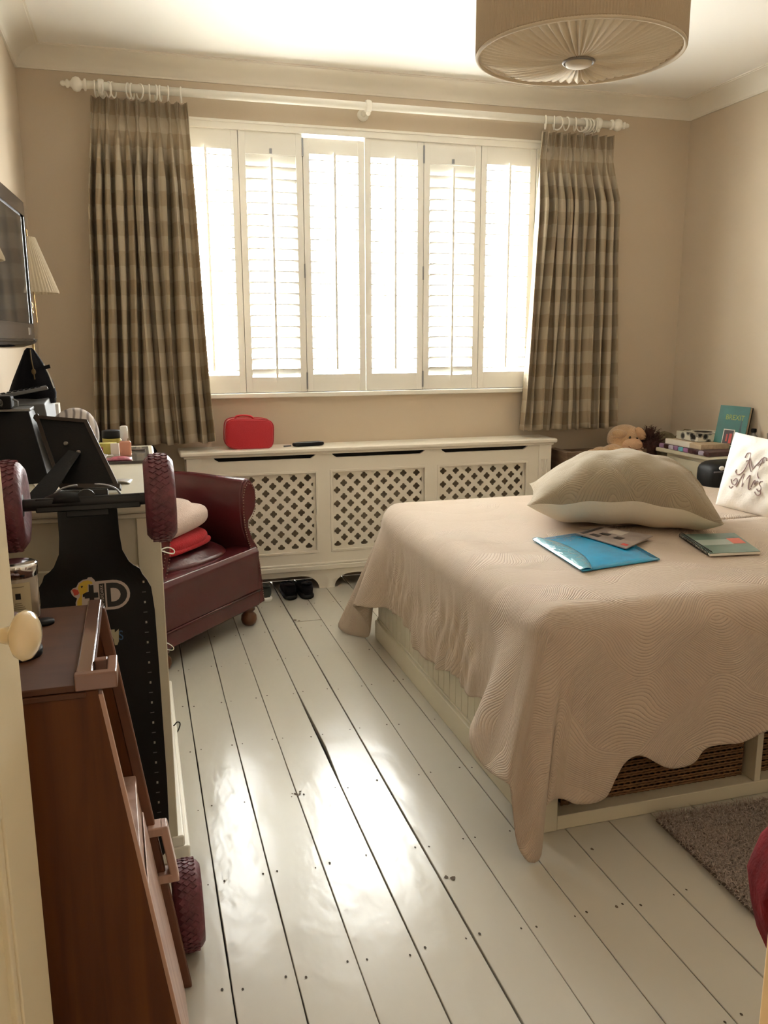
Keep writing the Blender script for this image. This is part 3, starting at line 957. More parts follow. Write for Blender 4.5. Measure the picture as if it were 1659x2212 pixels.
# bedspread: rounded top, draped skirts following a hem line in plan and height
spread = None
def build_spread():
    # (edge x, edge y, hem x, hem y, hem z)
    K = [(3.14, 2.10, 3.14, 2.07, .27), (2.80, 2.10, 2.80, 2.05, .25), (2.50, 2.10, 2.50, 2.065, .28), (2.2, 2.10, 2.2, 2.05, .24), (2.02, 2.10, 2.02, 2.06, .27),
         (1.90, 2.10, 1.885, 2.055, .262), (1.79, 2.10, 1.783, 2.055, .243), (1.72, 2.10, 1.713, 2.055, .247), (1.66, 2.10, 1.648, 2.055, .240), (1.61, 2.10, 1.602, 2.05, .195), (1.53, 2.10, 1.514, 2.045, .196),
         (1.44, 2.10, 1.415, 2.055, .252), (1.39, 2.10, 1.362, 2.055, .243), (1.355, 2.10, 1.330, 2.055, .19), (1.32, 2.10, 1.292, 2.05, .128), (1.26, 2.10, 1.213, 2.05, .121), (1.21, 2.105, 1.140, 2.05, .156), (1.185, 2.11, 1.098, 2.052, .135),
         (1.172, 2.115, 1.083, 2.045, .070), (1.160, 2.12, 1.066, 2.010, .022), (1.150, 2.125, 1.040, 1.985, .006), (1.140, 2.132, 1.010, 1.990, .012), (1.130, 2.140, .990, 2.020, .060), (1.120, 2.15, .985, 2.045, .170),
         (1.112, 2.16, .968, 2.030, .235), (1.105, 2.18, .962, 2.100, .225), (1.100, 2.205, .965, 2.190, .205), (1.098, 2.235, .958, 2.270, .218), (1.098, 2.27, .965, 2.330, .248), (1.098, 2.31, .995, 2.375, .275),
         (1.098, 2.36, 1.045, 2.405, .30), (1.098, 2.42, 1.075, 2.45, .30), (1.098, 2.50, 1.078, 2.52, .285), (1.098, 2.58, 1.070, 2.585, .262), (1.098, 2.66, 1.08, 2.665, .248), (1.098, 2.74, 1.088, 2.74, .262),
         (1.098, 2.80, 1.076, 2.80, .268), (1.098, 2.87, 1.085, 2.87, .245), (1.098, 2.93, 1.072, 2.93, .228), (1.098, 3.01, 1.085, 3.01, .222), (1.098, 3.09, 1.074, 3.09, .214), (1.098, 3.16, 1.085, 3.16, .208), (1.098, 3.23, 1.072, 3.23, .214), (1.098, 3.29, 1.085, 3.29, .248),
         (1.098, 3.36, 1.072, 3.36, .265), (1.098, 3.44, 1.086, 3.44, .275), (1.098, 3.52, 1.074, 3.52, .268), (1.098, 3.60, 1.08, 3.60, .262), (1.098, 3.66, 1.062, 3.655, .258),
         (1.098, 3.71, 1.02, 3.70, .245), (1.10, 3.755, .978, 3.755, .240), (1.10, 3.79, .962, 3.82, .225), (1.105, 3.82, .975, 3.885, .195), (1.11, 3.845, 1.02, 3.915, .14), (1.115, 3.865, 1.062, 3.92, .06), (1.122, 3.885, 1.058, 3.93, .014),
         (1.13, 3.905, 1.01, 3.97, .010), (1.14, 3.925, .965, 4.03, .012), (1.155, 3.945, .945, 4.10, .03), (1.18, 3.958, .985, 4.13, .08), (1.21, 3.968, 1.05, 4.11, .16), (1.26, 3.972, 1.14, 4.06, .22), (1.36, 3.975, 1.30, 4.03, .24),
         (1.6, 3.975, 1.6, 4.04, .25), (1.9, 3.975, 1.9, 4.02, .24), (2.3, 3.975, 2.3, 4.035, .25), (2.7, 3.975, 2.7, 4.02, .25), (3.14, 3.975, 3.14, 4.03, .25)]
    N = 900
    C = [catmull(K, (len(K) - 1) * i / N) for i in range(N + 1)]
    # even it out a little by arc length of the hem
    d = [0]
    for a, b in zip(C, C[1:]): d.append(d[-1] + math.dist(a[:2], b[:2]) + .6 * math.dist(a[2:5], b[2:5]))
    M_ = 620; out = []; j = 0
    for i in range(M_ + 1):
        t = d[-1] * i / M_
        while j < N - 1 and d[j + 1] < t: j += 1
        f = (t - d[j]) / (d[j + 1] - d[j] + 1e-9)
        out.append(tuple(a + (b - a) * f for a, b in zip(C[j], C[j + 1])))
    C = out
    ZT, R = .722, .115
    rn = random.Random(5)
    cx_, cy_ = 2.2, 3.04
    rows = []
    INNER, ARC, SK = 16, 8, 44
    m = MB()
    V = []; UVS = []
    for i, (ex, ey, hx, hy, hz) in enumerate(C):
        # outward direction at the edge
        a = C[max(0, i - 3)]; b = C[min(len(C) - 1, i + 3)]
        t = Vector((b[0] - a[0], b[1] - a[1])); t = t.normalized() if t.length > 1e-6 else Vector((1, 0))
        n = Vector((t.y, -t.x))
        n = -n if n.dot(Vector((ex - cx_, ey - cy_))) < 0 else n
        # blend for stability
        E = Vector((ex, ey))
        A0 = Vector((max(E.x, 1.098 + R), min(max(E.y, 2.10 + R), 3.975 - R)))
        n = (E - A0); Rr = n.length; n = n / Rr
        sp = Vector((min(max(A0.x, 1.75), 2.9), cy_))
        col = []; uc = []
        for k in range(INNER):
            f = k / INNER
            p = sp.lerp(A0, f)
            z = ZT + .004 * math.sin(p.x * 7) * math.cos(p.y * 6) - .012 * f ** 6
            col.append(Vector((p.x, p.y, z))); uc.append((p.x, p.y))
        for k in range(ARC):
            th = PI / 2 * k / ARC
            p = A0 + n * (Rr * math.sin(th))
            col.append(Vector((p.x, p.y, ZT - .012 - (R - .012) * (1 - math.cos(th)))))
            q = A0 + n * (R * th); uc.append((q.x, q.y))
        z0 = ZT - R
        H = Vector((hx, hy))
        L = z0 - hz
        for k in range(SK + 1):
            f = k / SK
            g = f ** 1.0
            p = E.lerp(H, g)
            foot = max(0, min(1, (2.45 - 0 if False else 1) * (1 if (2.45 < ey < 3.7 and ex < 1.12) else 0)))
            cr = 0
            if foot:
                s = min((ey - 2.45) / .15, (3.7 - ey) / .1, 1)
                cr = s * min(1, f * 2.2) * (.0045 * math.sin(ey * 47 + 5 * math.sin(ey * 9) + 2.5 * math.sin(f * 5)) + .0028 * math.sin(ey * 133 + 4 * math.sin(ey * 23) + f * 11))
            elif ex > 1.25:
                cr = min(1, f * 2) * .006 * math.sin(ex * 19)
            p = p + n * cr
            col.append(Vector((p.x, p.y, z0 - L * f)))
            q = A0 + n * (R * PI / 2 + L * f) ; uc.append((q.x, q.y))
        V.append([m.bm.verts.new(c) for c in col]); UVS.append(uc)
    for i in range(len(V) - 1):
        for j in range(len(V[0]) - 1):
            vs = [V[i][j], V[i + 1][j], V[i + 1][j + 1], V[i][j + 1]]
            f = m.bm.faces.new(vs)
            for l, (a, b) in zip(f.loops, ((i, j), (i + 1, j), (i + 1, j + 1), (i, j + 1))): l[m.uv].uv = UVS[a][b]
    # thin rolled hem
    bmesh.ops.remove_doubles(m.bm, verts=m.bm.verts, dist=.0002)
    o = m.build('bedspread', QUILT, None, smooth=True, solid=.006)
    tag(o, 'beige quilted bedspread with wavy stitching hanging over the bed to the floor', 'bedspread')
    return o
spread = build_spread()

# pillows -----------------------------------------------------------
def pillow_surface(rot, c, hx, hy, ht, hb, seam_z, upper, pinch=.06, seed=1, nu=64, nv=48, lop=False):
    """lens-shaped cushion; upper True gives the top half"""
    rn = random.Random(seed)
    def f(u, v):
        s, t = 2 * u - 1, 2 * v - 1
        # square outline with drawn-in sides and pulled corners
        x = s * hx * (1 - pinch * (1 - t * t) * 0.0 - pinch * (abs(s) ** 4) * (1 - t * t))
        y = t * hy * (1 - pinch * (abs(t) ** 4) * (1 - s * s))
        w_ = max(0.0, (1 - abs(s) ** 2.6)) ** ((.80 + .25 * min(1, -s)) if (lop and s < 0) else (.80 - .3 * min(1, s * 2)) if lop else .55) * max(0.0, (1 - abs(t) ** 2.6)) ** .55
        z = seam_z(s, t) + (ht if upper else -hb) * w_
        if upper: z += .005 * w_ * math.sin(s * 14 + 1) * math.sin(t * 9)
        return Vector(c) + rot @ Vector((x, y, z))
    m = MB(); m.grid(f, nu, nv, lambda u, v: ((2 * u - 1) * hx, (2 * v - 1) * hy * 1.3))
    return m
ang = math.radians(-27)
rot = Matrix.Rotation(ang, 3, 'Z')
big = thing('pillow', 'plump quilted khaki pillow with a plain cream underside lying flat on the bed', 'pillow', (1.97, 3.12, .72))
C0 = (1.962, 3.125, .850)
sz = lambda s, t: .012 * math.cos(s * 3) - .055 * max(0, s) ** 2.5 * (1 if t < 0 else .5) + .004 * math.sin(s * 13)
pillow_surface(rot, C0, .385, .27, .172, .11, sz, True, lop=True).build('quilted_top', SHAM, big, smooth=True)
pillow_surface(rot, C0, .385, .27, .16, .130, sz, False).build('plain_underside', LINEN, big, smooth=True)

mrs = thing('pillow', 'white square pillow embroidered with a curly grey Mrs, propped at the head of the bed', 'pillow', (2.72, 3.12, .72))
PM = frame_matrix((2.685, 3.10, .884), (.12, -1.0, -.045), (.20, 0.06, 1.0))
R3 = PM.to_3x3()
for up, nm in ((True, 'front_cover'), (False, 'back_cover')):
    pillow_surface(R3, PM.translation, .235, .178, .062, .062, lambda s, t: 0, up, pinch=.03).build(nm, WHITEC, mrs, smooth=True)
EMB = mat('grey_embroidery', (.36, .27, .27, 1), .8)
def stroke(pts, w_=.0016, z=.060):
    P = [(p[0], p[1]) for p in pts]
    out = []
    n = 10 * (len(P) - 1)
    for i in range(n + 1):
        x, y = catmull(P, (len(P) - 1) * i / n)
        s, t = x / .235, y / .178
        zz = .062 * max(0, 1 - abs(s) ** 2.6) ** .55 * max(0, 1 - abs(t) ** 2.6) ** .55
        out.append(R3 @ Vector((x, y, zz + .0022)) + PM.translation)
    return out
strokes = [
    # decorative M
    [(-.075, .075), (-.070, .098), (-.052, .100), (-.046, .078), (-.050, .040), (-.062, .008), (-.085, -.010), (-.105, -.002), (-.103, .012)],
    [(-.046, .080), (-.030, .055), (-.014, .030)], [(-.014, .030), (.006, .060), (.024, .092), (.040, .094), (.046, .082)],
    [(.026, .092), (.022, .050), (.024, .010), (.034, -.004)],
    [(-.062, .060), (-.050, .066), (-.040, .052), (-.026, .030), (-.016, .018)], [(.010, .05), (.024, .07), (.034, .075)],
    # Mrs
    [(-.105, -.045), (-.092, -.030), (-.080, -.042), (-.090, -.062), (-.110, -.058), (-.122, -.040)],
    [(-.080, -.070), (-.066, -.030), (-.052, .000), (-.048, -.030), (-.046, -.062)], [(-.046, -.062), (-.030, -.025), (-.016, .000), (-.012, -.034), (-.006, -.064), (.006, -.058)],
    [(.006, -.052), (.012, -.026), (.018, -.018), (.020, -.036), (.030, -.020), (.038, -.022)],
    [(.060, -.014), (.048, -.018), (.046, -.030), (.058, -.040), (.060, -.054), (.048, -.062), (.038, -.054)],
    [(.03, -.07), (.045, -.082), (.062, -.074), (.060, -.060)], [(-.10, -.07), (-.112, -.082), (-.126, -.074)]]
m = MB()
for s_ in strokes: m.tube(stroke([(x * 1.0 - .008, y * .95) for x, y in s_]), .0027, 5)
m.build('embroidery', EMB, mrs)
# the pillow behind it that it leans on (just out of the frame)
bk_ = thing('pillow', 'plain white bed pillow standing behind the embroidered one', 'pillow', (2.95, 3.0, .72))
PB = frame_matrix((2.905, 2.86, .935), (0.03, -1, 0), (.30, 0, 1))
for up, nm in ((True, 'front_cover'), (False, 'back_cover')):
    pillow_surface(PB.to_3x3(), PB.translation, .36, .215, .07, .07, lambda s, t: 0, up, pinch=.03, nu=32, nv=24).build(nm, WHITEC, bk_, smooth=True)

# folder, card, notebook --------------------------------------------
def slab(bm, corners, z0, t):
    bm.hexa([(x, y, z0) for x, y in corners], [(x, y, z0 + t) for x, y in corners])
    return bm
ZB = .7275
fo = thing('document_folder', 'blue translucent plastic folder lying at the near edge of the bed', 'folder', (1.6, 2.7, ZB))
BLUE = mat('blue_plastic', (0.012, 0.33, 0.62, 1), .2, coat=.6, bump=(18, .25), var=(9, .18))
BLUEL = mat('blue_clear_flap', (0.16, 0.50, 0.66, 1), .10, coat=1.0, bump=(40, .5))
fc = [(1.409, 2.441), (1.750, 2.501), (1.827, 2.988), (1.452, 2.900)]
def fold_top(u, v):
    a = Vector(fc[0]).lerp(Vector(fc[1]), u); b = Vector(fc[3]).lerp(Vector(fc[2]), u); p = a.lerp(b, v)
    return Vector((p.x, p.y, ZB + .004 + .006 * math.sin(PI * u) * math.sin(PI * v)))
m = MB(); m.grid(fold_top, 12, 12); m.build('cover', BLUE, fo, smooth=True, solid=.004)
def flap(u, v):
    a = Vector(fc[0]).lerp(Vector(fc[3]), v); d_ = (Vector(fc[1]) - Vector(fc[0])).normalized()
    wv = .075 if v < .9 else .06
    p = a + d_ * (u * (.045 + .11 * v * (1 - v) * 2)) - d_ * .006
    return Vector((p.x, p.y, ZB + .009 + .005 * math.sin(PI * u)))
m = MB(); m.grid(flap, 8, 40); m.build('clear_flap', BLUEL, fo, smooth=True, solid=.001)

def pic_material(name, kind):
    m = bpy.data.materials.new(name); m.use_nodes = True
    nt = m.node_tree; b = nt.nodes['Principled BSDF']; b.inputs['Roughness'].default_value = .35
    tc = nt.nodes.new('ShaderNodeTexCoord')
    v = nt.nodes.new('ShaderNodeTexVoronoi' if kind != 'noise' else 'ShaderNodeTexNoise')
    v.inputs['Scale'].default_value = 22 if kind != 'noise' else 14
    nt.links.new(tc.outputs['Object'], v.inputs['Vector'])
    r = nt.nodes.new('ShaderNodeValToRGB')
    e = r.color_ramp.elements
    if kind == 'grey':
        r.color_ramp.interpolation = 'CONSTANT'
        e[0].color = (.03, .02, .025, 1); e[1].position = .42; e[1].color = (.32, .27, .25, 1); n = e.new(.25); n.color = (.20, .16, .155, 1); n = e.new(.6); n.color = (.45, .42, .40, 1)
    elif kind == 'zebra':
        r.color_ramp.interpolation = 'CONSTANT'
        e[0].color = (.02, .02, .02, 1); e[1].position = .5; e[1].color = (.65, .63, .55, 1); n = e.new(.35); n.color = (.25, .24, .22, 1)
    else:
        e[0].position = .4; e[0].color = (.09, .22, .19, 1); e[1].position = .62; e[1].color = (.22, .34, .28, 1)
    nt.links.new(v.outputs[0], r.inputs[0]); nt.links.new(r.outputs[0], b.inputs['Base Color'])
    return m
cd = thing('greeting_card', 'greyish printed card lying on the blue folder', 'card', (1.78, 2.83, ZB + .016))
cc = [(1.694, 2.629), (1.905, 2.777), (1.799, 2.988), (1.640, 2.905)]
CD = mat('card_photo_grey', (.27, .225, .205, 1), .4, var=(16, .25))
slab(MB(), cc, ZB + .014, .004).build('card', CD, cd)
def on(cn, u, v, z):
    a = Vector(cn[0]).lerp(Vector(cn[1]), u); b = Vector(cn[3]).lerp(Vector(cn[2]), u); p = a.lerp(b, v); return (p.x, p.y, z)
def patch(parent, cn, z, u0, u1, v0, v1, m_, name='printed_patch'):
    q = [on(cn, u0, v0, z), on(cn, u1, v0, z), on(cn, u1, v1, z), on(cn, u0, v1, z)]
    mb = MB(); mb.hexa(q, [(x, y, zz + .0004) for x, y, zz in q]); return mb.build(name, m_, parent)
PD = mat('print_dark', (.035, .022, .022, 1), .4); PLt = mat('print_pale', (.52, .47, .42, 1), .4); PRd = mat('print_red', (.50, .05, .04, 1), .4)
zc = ZB + .0181
patch(cd, cc, zc, .15, .30, .62, .80, PD); patch(cd, cc, zc, .38, .52, .55, .72, PD); patch(cd, cc, zc, .34, .50, .28, .42, PD)
patch(cd, cc, zc, .60, .90, .40, .68, PLt); patch(cd, cc, zc, .08, .9, .88, .96, PD); patch(cd, cc, zc, .10, .20, .05, .16, PRd)
nbk = thing('notebook', 'spiral bound green notebook with a small orange square, right of the blue folder', 'notebook', (2.1, 2.62, ZB))
nc = [(1.957, 2.499), (2.154, 2.474), (2.262, 2.752), (2.040, 2.790)]
slab(MB(), nc, ZB, .009).build('pages', PAPER, nbk)
slab(MB(), nc, ZB + .009, .0015).build('cover', mat('notebook_green', (.13, .21, .17, 1), .4, var=(14, .18)), nbk)
zn = ZB + .0107
patch(nbk, nc, zn, .02, .70, .38, .66, mat('notebook_pale_band', (.36, .42, .38, 1), .4), 'pale_band')
patch(nbk, nc, zn, .70, .95, .42, .70, mat('notebook_orange', (.62, .10, .05, 1), .4), 'orange_square')
A_, B_ = Vector((nc[0][0] + .004, nc[0][1], 0)), Vector((nc[3][0] + .004, nc[3][1], 0))
for i in range(26):
    p = A_.lerp(B_, (i + .5) / 26)
    pts = [(p.x + .010 * math.cos(2 * PI * k / 12) - .002, p.y, ZB + .009 + .0095 * math.sin(2 * PI * k / 12)) for k in range(12)]
    MB().tube(pts, .0014, 5, closed=True).build('binding_coil', BLACKM, nbk)

# ------------------------------------------------------------------ black case behind the pillow, bedside table and its things
bc = thing('bag', 'black rounded bag with a white button between the khaki pillow and the bedside table', 'bag', (3.05, 3.85, .72))
m = MB(); m.ell((3.075, 3.84, .765), (.150, .105, .085), n=28, m=14, e=.55); m.build('body', BLACKP, bc, smooth=True)
MB().ell((2.965, 3.745, .823), (.016, .010, .012), n=12, m=8).build('button', WHITEP, bc, smooth=True)
MB().tube([(2.93, 3.76, .80), (3.0, 3.74, .807), (3.08, 3.735, .807), (3.16, 3.74, .807), (3.21, 3.76, .80)], .004, 6).build('piping', mat('grey_piping', (.10, .10, .12, 1), .4), bc)

bt = thing('bedside_table', 'cream bedside table in the right corner holding books and a tissue box', 'table', (3.42, 4.4, 0))
TZ = .806
MB().poly([(3.235, 4.75, TZ - .026), (3.275, 4.10, TZ - .026), (3.585, 4.10, TZ - .026), (3.585, 4.75, TZ - .026), (3.235, 4.75, TZ), (3.275, 4.10, TZ), (3.585, 4.10, TZ), (3.585, 4.75, TZ)],
          [(3, 2, 1, 0), (4, 5, 6, 7), (0, 1, 5, 4), (1, 2, 6, 5), (2, 3, 7, 6), (3, 0, 4, 7)]).build('table_top', CREAMP, bt, bevel=.008, seg=3)
MB().bx(3.29, 3.575, 4.13, 4.70, .12, TZ - .026).build('cabinet_body', CREAMP, bt, bevel=.004)
MB().bx(3.278, 3.292, 4.16, 4.67, .60, .76).build('drawer_front', CREAMP, bt, bevel=.004)
MB().ell((3.266, 4.42, .68), (.014, .014, .014)).build('knob', BRASS, bt, smooth=True)
for x in (3.31, 3.555):
    for y in (4.15, 4.68): MB().lathe([(.016, 0), (.022, .06), (.018, .12)], (x, y, 0), (0, 0, 1), 14).build('leg', CREAMP, bt, smooth=True)

# magazines with a patterned spine, hardback, tissue box
mg = thing('book', 'patterned purple and brown spined book lying lowest in the pile on the bedside table', 'book', (3.4, 4.45, TZ))
MB().bx(3.262, 3.56, 4.235, 4.735, TZ, TZ + .024).build('pages', mat('mag_pages', (.08, .04, .045, 1), .5, var=(20, .4)), mg, bevel=.002)
MB().bx(3.258, 3.562, 4.233, 4.737, TZ + .024, TZ + .028).build('cover', mat('mag_cover', (.10, .05, .06, 1), .4, var=(18, .5)), mg)
sp_cols = [(.36, .22, .40), (.05, .012, .012), (.45, .42, .55), (.30, .16, .33), (.15, .50, .62), (.36, .17, .38), (.05, .014, .014), (.05, .015, .02), (.45, .40, .52), (.06, .015, .015)]
for i, c in enumerate(sp_cols):
    y = 4.737 - .504 * (i + .5) / 10
    m = MB(); m.ell((3.258, y, TZ + .014), (.010, .0255, .0145), n=14, m=8, e=.6)
    m.build('spine_band', mat('spine_%d' % i, c + (1,), .4), mg, smooth=True)
hb = thing('book', 'pale hardback lying on top of the patterned book', 'book', (3.4, 4.5, TZ + .03))
MB().bx(3.275, 3.57, 4.34, 4.70, TZ + .029, TZ + .060).build('pages', mat('pages_tan', (.50, .40, .28, 1), .8, var=(60, .15)), hb, bevel=.002)
MB().bx(3.272, 3.30, 4.45, 4.702, TZ + .0285, TZ + .061).build('spine', PAPER, hb, bevel=.003)
tb = thing('tissue_box', 'black and white patterned tissue box on the pile of books', 'box', (3.42, 4.55, TZ + .06))
MB().bx(3.33, 3.565, 4.45, 4.67, TZ + .062, TZ + .112).build('carton', pic_material('zebra_print', 'zebra'), tb, bevel=.002)
MB().lathe([(.055, 0), (.055, .001)], (3.45, 4.56, TZ + .112), (0, 0, 1), 24).build('opening', DARK, tb)

bx_ = thing('book', 'tall teal book titled BREXIT leaning against the right wall', 'book', (3.55, 4.3, TZ))
TEAL = mat('teal_cover', (.010, .135, .125, 1), .35, var=(10, .15))
# cover plane faces the bed and camera
BM = frame_matrix((3.497, 4.36, TZ + .150), (.36, -.90, -.02), (.19, .085, 1.0))
def lbx(m, M, x0, x1, y0, y1, z0, z1):
    c = [M @ Vector(p) for p in ((x0, y0, z0), (x1, y0, z0), (x1, y1, z0), (x0, y1, z0), (x0, y0, z1), (x1, y0, z1), (x1, y1, z1), (x0, y1, z1))]
    m.hexa(c[:4], c[4:]); return m
lbx(MB(), BM, -.098, .098, -.14, .14, -.003, 0).build('front_cover', TEAL, bx_)
lbx(MB(), BM, -.094, .094, -.137, .137, -.030, -.003).build('pages', mat('pages_cream', (.55, .47, .34, 1), .8), bx_)
lbx(MB(), BM, -.098, .098, -.14, .14, -.033, -.030).build('back_cover', BLACKP, bx_)
text_mesh('BREXIT', .045, 'title_lettering', mat('gold_print', (.42, .50, .12, 1), .5), bx_, BM @ Matrix.Translation((.012, .068, .0006)), sx=.85)
lbx(MB(), BM, -.045, .028, -.105, -.005, 0, .0012).build('photo_border', PAPER, bx_)
lbx(MB(), BM, -.040, .023, -.100, -.010, .0012, .0018).build('photo', mat('photo_dark', (.03, .015, .02, 1), .4), bx_)
m = MB(); lbx(m, BM, -.002, .016, -.09, -.03, .0018, .0022); lbx(m, BM, -.022, -.012, -.08, -.035, .0018, .0022); m.build('red_figure', PRd, bx_)
m = MB(); m.prism([BM @ Vector(p) for p in ((.040, -.12, .0004), (.052, -.02, .0004), (.060, .09, .0004), (.066, -.02, .0004), (.082, -.12, .0004), (.066, -.08, .0004), (.055, -.08, .0004))], BM.to_3x3() @ Vector((0, 0, .0005)))
m.build('tower_print', mat('tower_teal', (.012, .06, .075, 1), .4), bx_)

wb_ = thing('water_bottle', 'small clear plastic water bottle with a black cap beside the teal book', 'bottle', (3.53, 4.13, TZ))
m = MB(); m.lathe([(.0, 0), (.030, 0), (.032, .008), (.032, .05), (.030, .055), (.032, .06), (.032, .085), (.024, .115), (.013, .128), (.013, .142)], (3.552, 4.225, TZ), (0, 0, 1), 22)
m.build('body', mat('bottle_plastic', (.80, .82, .78, 1), .1, trans=.85), wb_, smooth=True)
MB().lathe([(.0155, 0), (.0155, .02), (.012, .022)], (3.552, 4.225, TZ + .140), (0, 0, 1), 18).build('cap', BLACKP, wb_, smooth=True)
lm = thing('glass_tumbler', 'pale drinking glass half out of the frame beside the water bottle', 'glass', (3.56, 4.06, TZ))

m = MB(); m.cap = False; m.lathe([(.0, .003), (.030, .003), (.036, .15), (.033, .15), (.028, .006), (0, .006)], (3.549, 4.035 + .10 - .10 + .02, TZ), (0, 0, 1), 22); m.build('tumbler', mat('smoky_glass', (.80, .72, .62, 1), .15, trans=.7), lm, smooth=True)

# corner: wooden crate with heart tag, teddy, dark plush, rush basket
cr = thing('wooden_crate', 'grey brown wooden toy crate with a heart tag in the right corner', 'crate', (2.95, 4.92, 0))
cx0, cx1, cy0, cy1, cz = 2.66, 3.20, 4.80, 5.07, .775
for i in range(5):
    z0 = .30 + i * .096
    for (a, b, c_, d_) in ((cx0, cx1, cy0, cy0 + .015), (cx0, cx1, cy1 - .015, cy1)):
        MB().bx(a, b, c_, d_, z0, z0 + .088).build('slat', OLDW, cr, bevel=.002)
for x in (cx0, cx1 - .02): MB().hexa([(x, cy0, .28), (x + .02, cy0, .28), (x + .02, cy1, .28), (x, cy1, .28)], [(x - .035 if x == cx0 else x, cy0, cz + .01), (x + .02, cy0, cz + .01), (x + .02, cy1, cz + .01), (x - .035 if x == cx0 else x, cy1, cz + .01)]).build('end_board', OLDW, cr, bevel=.003)
MB().bx(cx0 - .04, cx1, cy0 - .008, cy0 + .004, cz - .012, cz + .016).build('top_rail', OLDW, cr, bevel=.003)
MB().bx(cx0, cx1, cy0, cy1, .0, .29).build('plinth', OLDW, cr)
MB().bx(cx0, cx1, cy0 + .01, cy1 - .01, .29, .69).build('filling', mat('toy_pile_cloth', (.30, .20, .14, 1), .9, var=(9, .3)), cr)
MB().box((2.775, cy0 - .006, .700), (.13, .004, .12), Matrix.Rotation(-.12, 3, 'Y')).build('tag_card', mat('tag_cream', (.55, .47, .37, 1), .8), cr)
hp = []
for i in range(28):
    t = 2 * PI * i / 28
    hp.append((2.748 + .0013 * 16 * math.sin(t) ** 3, cy0 - .009, .722 + .0013 * (13 * math.cos(t) - 5 * math.cos(2 * t) - 2 * math.cos(3 * t) - math.cos(4 * t))))
MB().prism(hp, (0, -.002, 0)).build('heart', mat('heart_brown', (.13, .05, .035, 1), .7), cr)

td = thing('teddy_bear', 'peach coloured floppy eared soft toy lying on the toy crate', 'soft toy', (3.05, 4.88, .76))
m = MB()
m.ell((3.095, 4.90, .850), (.120, .10, .095)); m.ell((3.08, 4.86, .755), (.14, .10, .07)); m.ell((2.90, 4.84, .765), (.075, .055, .045), Matrix.Rotation(.2, 3, 'Y'))
m.ell((2.965, 4.83, .79), (.06, .05, .035)); m.ell((3.18, 4.85, .775), (.055, .05, .04)); m.ell((2.825, 4.84, .758), (.042, .045, .040))
m.build('body', TERRY, td, remesh=.009)
m = MB(); m.ell((3.095, 4.80, .818), (.072, .045, .045)); m.build('muzzle', mat('muzzle_plush', (.66, .42, .26, 1), .95, bump=(140, .9)), td, smooth=True)
m = MB(); m.ell((3.015, 4.83, .892), (.060, .025, .030), Matrix.Rotation(.15, 3, 'Y')); m.build('ear', TERRY, td, smooth=True)
m = MB(); m.ell((3.165, 4.82, .888), (.030, .025, .052), Matrix.Rotation(-.7, 3, 'Y')); m.build('ear', mat('ear_peach', (.66, .42, .25, 1), .95, bump=(140, .9)), td, smooth=True)
for x, z in ((3.075, .868), (3.128, .858)): MB().ell((x, 4.802, z), (.0085, .006, .0085)).build('eye', BLACKG, td, smooth=True)
m = MB(); m.tube([(3.04, 4.757, .818), (3.06, 4.752, .800), (3.095, 4.750, .794), (3.13, 4.752, .800), (3.15, 4.757, .818)], .0022, 5); m.build('mouth', mat('stitch_brown', (.16, .06, .03, 1), .8), td)

hd = thing('soft_toy', 'dark brown shaggy haired toy between the teddy and the books', 'soft toy', (3.2, 4.7, .7))
DBR = mat('dark_plush', (.05, .018, .014, 1), .9, bump=(90, .8), var=(20, .5))
MB().ell((3.245, 4.84, .80), (.07, .06, .06)).build('head', DBR, hd, smooth=True)
MB().ell((3.26, 4.86, .70), (.055, .07, .10)).build('body', mat('dark_red_plush', (.06, .010, .010, 1), .9, bump=(90, .6)), hd, smooth=True)
rn = random.Random(11); m = MB()
for i in range(220):
    a = rn.uniform(0, 2 * PI); b = rn.uniform(0, PI / 2); d_ = Vector((math.cos(a) * math.cos(b), math.sin(a) * math.cos(b), math.sin(b)))
    p = Vector((3.245, 4.84, .81)) + d_ * .05; q = p + d_ * rn.uniform(.03, .07) + Vector((rn.uniform(-.02, .02), 0, .01)); r_ = q + Vector((rn.uniform(-.03, .03), rn.uniform(-.02, .02), rn.uniform(-.02, .01)))
    m.tube([p, q, r_], [.002, .0016, .0006], 4)
o = m.build('hair', DBR, hd); o['kind'] = 'stuff'

rb = thing('rush_basket', 'woven rush basket with a looped handle in the corner behind the books', 'basket', (3.42, 4.95, 0))
RUSH = mat('rush_weave', (.17, .13, .07, 1), .8, bump=(60, .8), var=(30, .3))
m = MB(); m.cap = False
m.lathe([(.0, .0), (.10, .0), (.12, .30), (.125, .60), (.118, .80), (.110, .80), (.115, .58), (.09, .02)], (3.43, 4.945, 0), (0, 0, 1), 40, rfun=lambda i, h: 1 + .012 * (i % 2))
m.build('body', RUSH, rb, smooth=True)
MB().lathe([(.11, 0), (.09, .05), (.05, .085), (0, .10)], (3.43, 4.945, .785), (0, 0, 1), 30).build('lid', RUSH, rb, smooth=True)
MB().tube([(3.40, 4.84, .79), (3.44, 4.83, .86), (3.50, 4.82, .905), (3.545, 4.82, .90), (3.56, 4.83, .86), (3.555, 4.84, .80)], .004, 6).build('handle', RUSH, rb, smooth=True)

